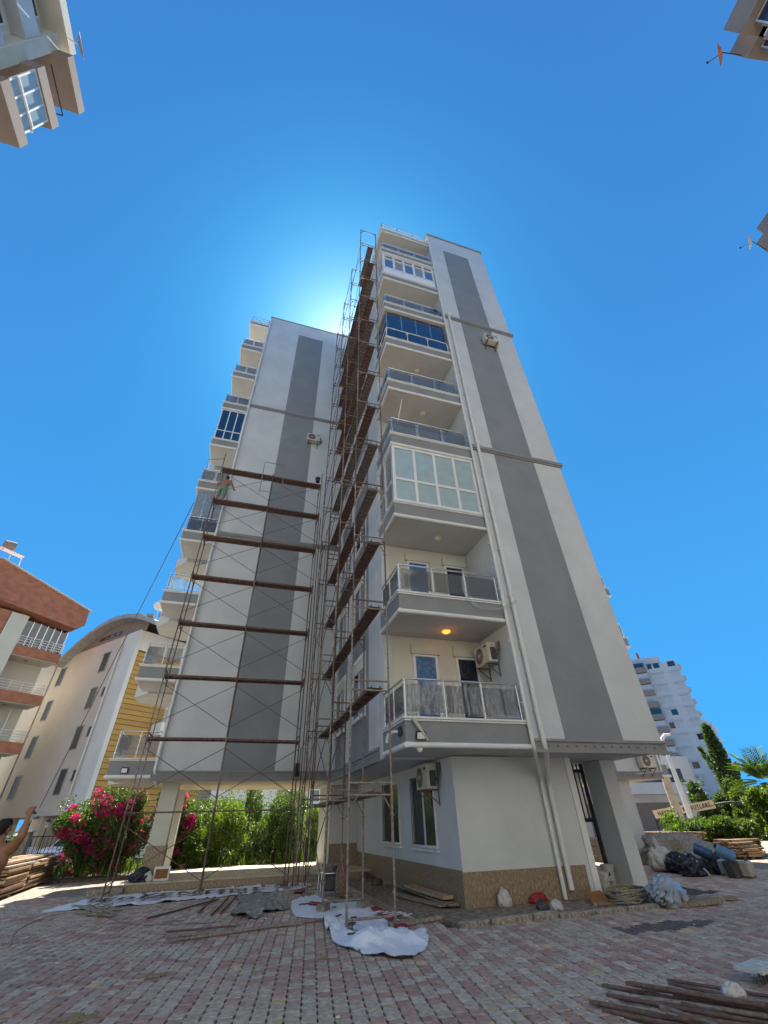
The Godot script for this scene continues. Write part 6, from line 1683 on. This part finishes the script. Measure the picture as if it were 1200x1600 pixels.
	part(lp, "lamp_head", MB.new().path(PackedVector3Array([lt, lt + Vector3(0.05, 0.22, 0), lt + Vector3(0.3, 0.42, 0.05), lt + Vector3(0.7, 0.45, 0.1)]), 0.13, 9, 0.07), mat("trim"))
	var ut := dpx(1024, 1172, 33)
	var uq := Vector3(ut.x, 0, ut.z)
	var up := thing("utility_pole", "thick beige concrete pole standing in front of the gateway sign", "pole", uq)
	part(up, "pole_shaft", MB.new().tube(uq, ut, 0.25, 10, 0.20), mat("tread"))
	part(up, "pole_cap", MB.new().tube(ut, ut + Vector3(0, 0.1, 0), 0.23, 10), mat("concrete"))
func laid_sign(parent: Node3D, words: String, at: Vector3, along: Vector3, size: float) -> void:
	var t := TextMesh.new()
	var f := SystemFont.new()
	f.font_names = PackedStringArray(["Droid Sans"])
	f.font_weight = 700
	t.font = f
	t.text = words
	t.font_size = 48
	t.pixel_size = size / 36.0
	t.depth = 0.02
	t.curve_step = 4.0
	var o := MeshInstance3D.new()
	o.name = "lettering"
	o.mesh = t
	o.material_override = mat("black")
	parent.add_child(o, true)
	var z := along.cross(Vector3.UP).normalized()
	o.transform = top_of(parent).transform.affine_inverse() * Transform3D(Basis(along, z.cross(along).normalized(), z), at)

# ---------------------------------------------------------------- people
func flesh(bones: Array, cell: float, k: float, lo := Vector3(-1e9, -1e9, -1e9), hi := Vector3(1e9, 1e9, 1e9)) -> MB:
	# bones: [a, b, radius a, radius b]; tapered capsules joined with a smooth minimum, meshed as surface nets
	var mn := Vector3(1e9, 1e9, 1e9)
	var mx := -mn
	for b in bones:
		var r := maxf(b[2], b[3]) + k + cell * 2
		mn = mn.min(b[0] - Vector3.ONE * r).min(b[1] - Vector3.ONE * r)
		mx = mx.max(b[0] + Vector3.ONE * r).max(b[1] + Vector3.ONE * r)
	mn = mn.max(lo)
	mx = mx.min(hi)
	var nx := int((mx.x - mn.x) / cell) + 2
	var ny := int((mx.y - mn.y) / cell) + 2
	var nz := int((mx.z - mn.z) / cell) + 2
	var g := PackedFloat32Array()
	g.resize(nx * ny * nz)
	g.fill(9.0)
	for b in bones:
		var a: Vector3 = b[0]
		var e: Vector3 = b[1]
		var ra: float = b[2]
		var rb: float = b[3]
		var r := maxf(ra, rb) + k + cell * 2
		var p0 := ((a.min(e) - Vector3.ONE * r - mn) / cell).max(Vector3.ZERO)
		var p1 := ((a.max(e) + Vector3.ONE * r - mn) / cell).min(Vector3(nx - 1, ny - 1, nz - 1))
		var ab := e - a
		var l2 := maxf(ab.length_squared(), 1e-9)
		for z in range(int(p0.z), int(p1.z) + 1):
			for y in range(int(p0.y), int(p1.y) + 1):
				var base := (z * ny + y) * nx
				for x in range(int(p0.x), int(p1.x) + 1):
					var p := mn + Vector3(x, y, z) * cell
					var t := clampf((p - a).dot(ab) / l2, 0.0, 1.0)
					var d := p.distance_to(a + ab * t) - lerpf(ra, rb, t)
					var o := g[base + x]
					var h := maxf(k - absf(o - d), 0.0) / k
					g[base + x] = minf(o, d) - h * h * k * 0.25
	var vid := {}
	var pos := PackedVector3Array()
	var nor := PackedVector3Array()
	var offs := [0, 1, nx, nx + 1, nx * ny, nx * ny + 1, nx * ny + nx, nx * ny + nx + 1]
	for z in nz - 1:
		for y in ny - 1:
			for x in nx - 1:
				var i := (z * ny + y) * nx + x
				var inside := 0
				for q in 8:
					if g[i + offs[q]] < 0.0: inside += 1
				if inside == 0 or inside == 8: continue
				var s := Vector3.ZERO
				var c := 0
				for q in 8:
					for ax in 3:
						if q & (1 << ax): continue
						var q2 := q | (1 << ax)
						var f0 := g[i + offs[q]]
						var f1 := g[i + offs[q2]]
						if (f0 < 0.0) == (f1 < 0.0): continue
						var t := f0 / (f0 - f1)
						var v0 := Vector3(q & 1, (q >> 1) & 1, (q >> 2) & 1)
						var v1 := Vector3(q2 & 1, (q2 >> 1) & 1, (q2 >> 2) & 1)
						s += v0.lerp(v1, t)
						c += 1
				vid[i] = pos.size()
				pos.append(mn + (Vector3(x, y, z) + s / c) * cell)
				nor.append(Vector3(g[i + 1] - g[i] + g[i + offs[7]] - g[i + offs[6]], g[i + nx] - g[i] + g[i + offs[7]] - g[i + offs[5]], g[i + nx * ny] - g[i] + g[i + offs[7]] - g[i + offs[3]]).normalized())
	var mb := MB.new()
	var strides := [1, nx, nx * ny]
	for i in vid:
		var z := int(i) / (nx * ny)
		var y := (int(i) / nx) % ny
		var x := int(i) % nx
		var cc := [x, y, z]
		for ax in 3:
			var u := (ax + 1) % 3
			var w := (ax + 2) % 3
			if cc[u] == 0 or cc[w] == 0: continue
			var s0: bool = g[i] < 0.0
			if s0 == (g[i + strides[ax]] < 0.0): continue
			var a := int(i)
			var b: int = a - strides[u]
			var c: int = a - strides[u] - strides[w]
			var d: int = a - strides[w]
			if not (vid.has(b) and vid.has(c) and vid.has(d)): continue
			var q := [vid[a], vid[b], vid[c], vid[d]]
			if s0: q = [vid[a], vid[d], vid[c], vid[b]]
			for tq in [[0, 1, 2], [0, 2, 3]]:
				for e in tq: mb.vert(pos[q[e]], nor[q[e]])
	return mb
func hand_bones(wrist: Vector3, dir: Vector3, palm: Vector3, curl: float) -> Array:   # dir along the hand, palm out of the palm
	var out := []
	var side := dir.cross(palm).normalized()
	out.append([wrist, wrist + dir * 0.05 + side * 0.02, 0.027, 0.024])
	out.append([wrist, wrist + dir * 0.08 - side * 0.02, 0.025, 0.022])
	out.append([wrist + dir * 0.04, wrist + dir * 0.085 + side * 0.025, 0.024, 0.02])
	for k in 4:
		var o := wrist + dir * (0.09 - 0.006 * absf(k - 1.4)) + side * (0.03 - 0.021 * k)
		var d := dir
		for j in 3:
			d = (d * cos(curl) + palm * sin(curl)).normalized()
			var ln: float = [0.038, 0.026, 0.021][j] * [0.92, 1.05, 1.0, 0.8][k]
			out.append([o, o + d * ln, 0.0095 - 0.001 * j, 0.0088 - 0.001 * j])
			o += d * ln
			var ax := d.cross(palm)
			palm = palm
	var th := wrist + dir * 0.03 + side * 0.035
	var td := (dir * 0.7 + side * 0.6 + palm * 0.4).normalized()
	out.append([th, th + td * 0.04, 0.013, 0.011])
	td = (dir * 0.8 + palm * 0.7).normalized()
	out.append([th + Vector3.ZERO + (dir * 0.7 + side * 0.6 + palm * 0.4).normalized() * 0.04, th + (dir * 0.7 + side * 0.6 + palm * 0.4).normalized() * 0.04 + td * 0.03, 0.011, 0.009])
	return out
func person(label: String, at: Vector3, turn: float, j: Dictionary, hair_c: Color, shorts_m: Material, cell: float, fine: float) -> Node3D:
	# joints j are local: x to the person's own right hand side as seen from behind, y up, -z forward
	var o := thing("person", label, "person", at, "", turn)
	var t := o.transform
	var g := func(n: String) -> Vector3: return t * j[n]
	var skin := mat("skin", Color(0.30, 0.135, 0.07), 0.55, 0, "soft", 2.0)
	var hip: Vector3 = g.call("hip")
	var chest: Vector3 = g.call("chest")
	var neck: Vector3 = g.call("neck")
	var head: Vector3 = g.call("head")
	var rx := t.basis.x
	var body := [[hip - rx * 0.07, hip + rx * 0.07, 0.125, 0.125], [hip, hip.lerp(chest, 0.5), 0.12, 0.115], [hip.lerp(chest, 0.45) - rx * 0.05, chest - rx * 0.085, 0.10, 0.115], [hip.lerp(chest, 0.45) + rx * 0.05, chest + rx * 0.085, 0.10, 0.115],
		[chest + Vector3(0, 0.1, 0), neck, 0.09, 0.06], [neck, head - Vector3(0, 0.03, 0), 0.055, 0.055]]
	for s in ["l", "r"]:
		var sh: Vector3 = g.call("sh_" + s)
		var el: Vector3 = g.call("el_" + s)
		var wr: Vector3 = g.call("wr_" + s)
		body.append([chest + Vector3(0, 0.1, 0), sh, 0.085, 0.062])
		body.append([sh, sh.lerp(el, 0.5), 0.06, 0.05])
		body.append([sh.lerp(el, 0.5), el, 0.05, 0.04])
		body.append([el, el.lerp(wr, 0.35), 0.041, 0.042])
		body.append([el.lerp(wr, 0.35), wr, 0.042, 0.028])
		var hj: Vector3 = hip + rx * (0.09 if s == "r" else -0.09)
		var kn: Vector3 = g.call("kn_" + s)
		var an: Vector3 = g.call("an_" + s)
		body.append([hj, kn, 0.093, 0.057])
		body.append([kn, kn.lerp(an, 0.35), 0.056, 0.058])
		body.append([kn.lerp(an, 0.35), an, 0.058, 0.038])
		body.append([an + Vector3(0, -0.05, 0) + t.basis.z * 0.03, an + Vector3(0, -0.06, 0) - t.basis.z * 0.16, 0.04, 0.03])
	var mb: MB = flesh(body, cell, 0.05)
	# head with face, and hands, on finer grids
	var fw: Vector3 = (t.basis * (j.get("look", Vector3(0, 0, -1)) as Vector3)).normalized()
	var hs := fw.cross(Vector3.UP).normalized()
	var hb := [[head + Vector3(0, 0.045, 0) - fw * 0.015, head + Vector3(0, 0.03, 0) + fw * 0.02, 0.082, 0.078], [head + fw * 0.02, head - Vector3(0, 0.075, 0) + fw * 0.045, 0.066, 0.042],
		[head + fw * 0.09 + Vector3(0, 0.02, 0), head + fw * 0.108 - Vector3(0, 0.02, 0), 0.009, 0.014], [head + fw * 0.08 - Vector3(0, 0.052, 0) - hs * 0.018, head + fw * 0.08 - Vector3(0, 0.052, 0) + hs * 0.018, 0.011, 0.011],
		[head + fw * 0.085 + Vector3(0, 0.035, 0) - hs * 0.035, head + fw * 0.085 + Vector3(0, 0.035, 0) + hs * 0.035, 0.012, 0.012], [neck, head - Vector3(0, 0.03, 0), 0.052, 0.052]]
	for s in [-1.0, 1.0]: hb.append([head + hs * s * 0.082 + Vector3(0, 0.02, 0), head + hs * s * 0.083 - Vector3(0, 0.02, 0), 0.016, 0.01])
	var add := func(m2: MB) -> void:
		mb.v.append_array(m2.v); mb.n.append_array(m2.n); mb.c.append_array(m2.c)
	add.call(flesh(hb, fine, 0.018))
	for s in ["l", "r"]:
		var el: Vector3 = g.call("el_" + s)
		var wr: Vector3 = g.call("wr_" + s)
		var hd := (wr - el).normalized()
		add.call(flesh(hand_bones(wr, hd, hd.cross(rx).normalized(), 0.75), fine, 0.008))
	part(o, "body", mb, skin)
	var eyes := MB.new()
	for s in [-1.0, 1.0]: eyes.lathe(head + fw * 0.086 + hs * s * 0.033 + Vector3(0, 0.008, 0), [Vector2(0, -0.009), Vector2(0.009, 0), Vector2(0, 0.009)], 8)
	part(o, "eyes", eyes, mat("black"))
	var hr := flesh([[head + Vector3(0, 0.065, 0) - fw * 0.02, head + Vector3(0, 0.07, 0) + fw * 0.03, 0.086, 0.070], [head + Vector3(0, 0.04, 0) - fw * 0.035, head + Vector3(0, -0.03, 0) - fw * 0.05, 0.072, 0.05]], fine, 0.03)
	part(o, "hair", hr, mat("hair", hair_c, 0.8, 0, "rough", 6.0))
	var sb := [[hip - rx * 0.07 + Vector3(0, 0.03, 0), hip + rx * 0.07 + Vector3(0, 0.03, 0), 0.135, 0.135]]
	for s in ["l", "r"]:
		var hj: Vector3 = hip + rx * (0.09 if s == "r" else -0.09)
		var kn: Vector3 = g.call("kn_" + s)
		sb.append([hj, hj.lerp(kn, 0.78), 0.108, 0.096])
	part(o, "shorts", flesh(sb, cell * 0.8, 0.04), shorts_m)
	for s in ["l", "r"]:
		var an: Vector3 = g.call("an_" + s)
		part(o, "shoe", flesh([[an + Vector3(0, -0.055, 0) + t.basis.z * 0.035, an + Vector3(0, -0.06, 0) - t.basis.z * 0.17, 0.047, 0.038]], cell * 0.8, 0.02), mat("black"))
	return o

func build_people() -> void:
	# man at the edge of the view, seen from behind, one arm raised
	var dir := ray(-11, 1335)
	var flat := Vector3(dir.x, 0, dir.z).normalized()
	person("shirtless person in dark shorts seen from behind with one arm raised", flat * 9.0, -0.15, {
		"hip": Vector3(0, 0.95, 0), "chest": Vector3(0.01, 1.28, 0), "neck": Vector3(0.0, 1.50, -0.01), "head": Vector3(-0.02, 1.62, -0.03), "look": Vector3(0.2, 0.25, -1),
		"sh_l": Vector3(-0.19, 1.42, 0), "el_l": Vector3(-0.26, 1.14, 0.03), "wr_l": Vector3(-0.24, 0.90, -0.06),
		"sh_r": Vector3(0.20, 1.43, -0.01), "el_r": Vector3(0.29, 1.55, 0.05), "wr_r": Vector3(0.26, 1.78, 0.0),
		"kn_l": Vector3(-0.11, 0.50, -0.02), "an_l": Vector3(-0.12, 0.10, 0.03), "kn_r": Vector3(0.12, 0.50, -0.05), "an_r": Vector3(0.13, 0.10, 0.02)},
		Color(0.012, 0.011, 0.012), mat("shorts_dark", Color(0.012, 0.012, 0.03), 0.8), 0.017, 0.0055)
	# man at work on the upper deck of the wide scaffold
	person("shirtless person in green shorts working on the upper deck of the wide scaffold", Vector3(-2.68, 14.21, -17.55), -0.25, {
		"hip": Vector3(0, 0.93, 0), "chest": Vector3(0.06, 1.26, -0.03), "neck": Vector3(0.06, 1.47, -0.05), "head": Vector3(0.05, 1.60, -0.07), "look": Vector3(-0.6, 0.1, -1),
		"sh_l": Vector3(-0.14, 1.40, -0.03), "el_l": Vector3(-0.36, 1.28, -0.14), "wr_l": Vector3(-0.58, 1.36, -0.2),
		"sh_r": Vector3(0.26, 1.39, -0.03), "el_r": Vector3(0.36, 1.16, 0.02), "wr_r": Vector3(0.44, 1.04, -0.16),
		"kn_l": Vector3(-0.22, 0.53, -0.06), "an_l": Vector3(-0.24, 0.10, 0.0), "kn_r": Vector3(0.10, 0.50, -0.06), "an_r": Vector3(0.09, 0.10, 0.02)},
		Color(0.015, 0.012, 0.010), mat("shorts_green", Color(0.08, 0.30, 0.20), 0.8, 0, "mottle", 2.0), 0.02, 0.007)
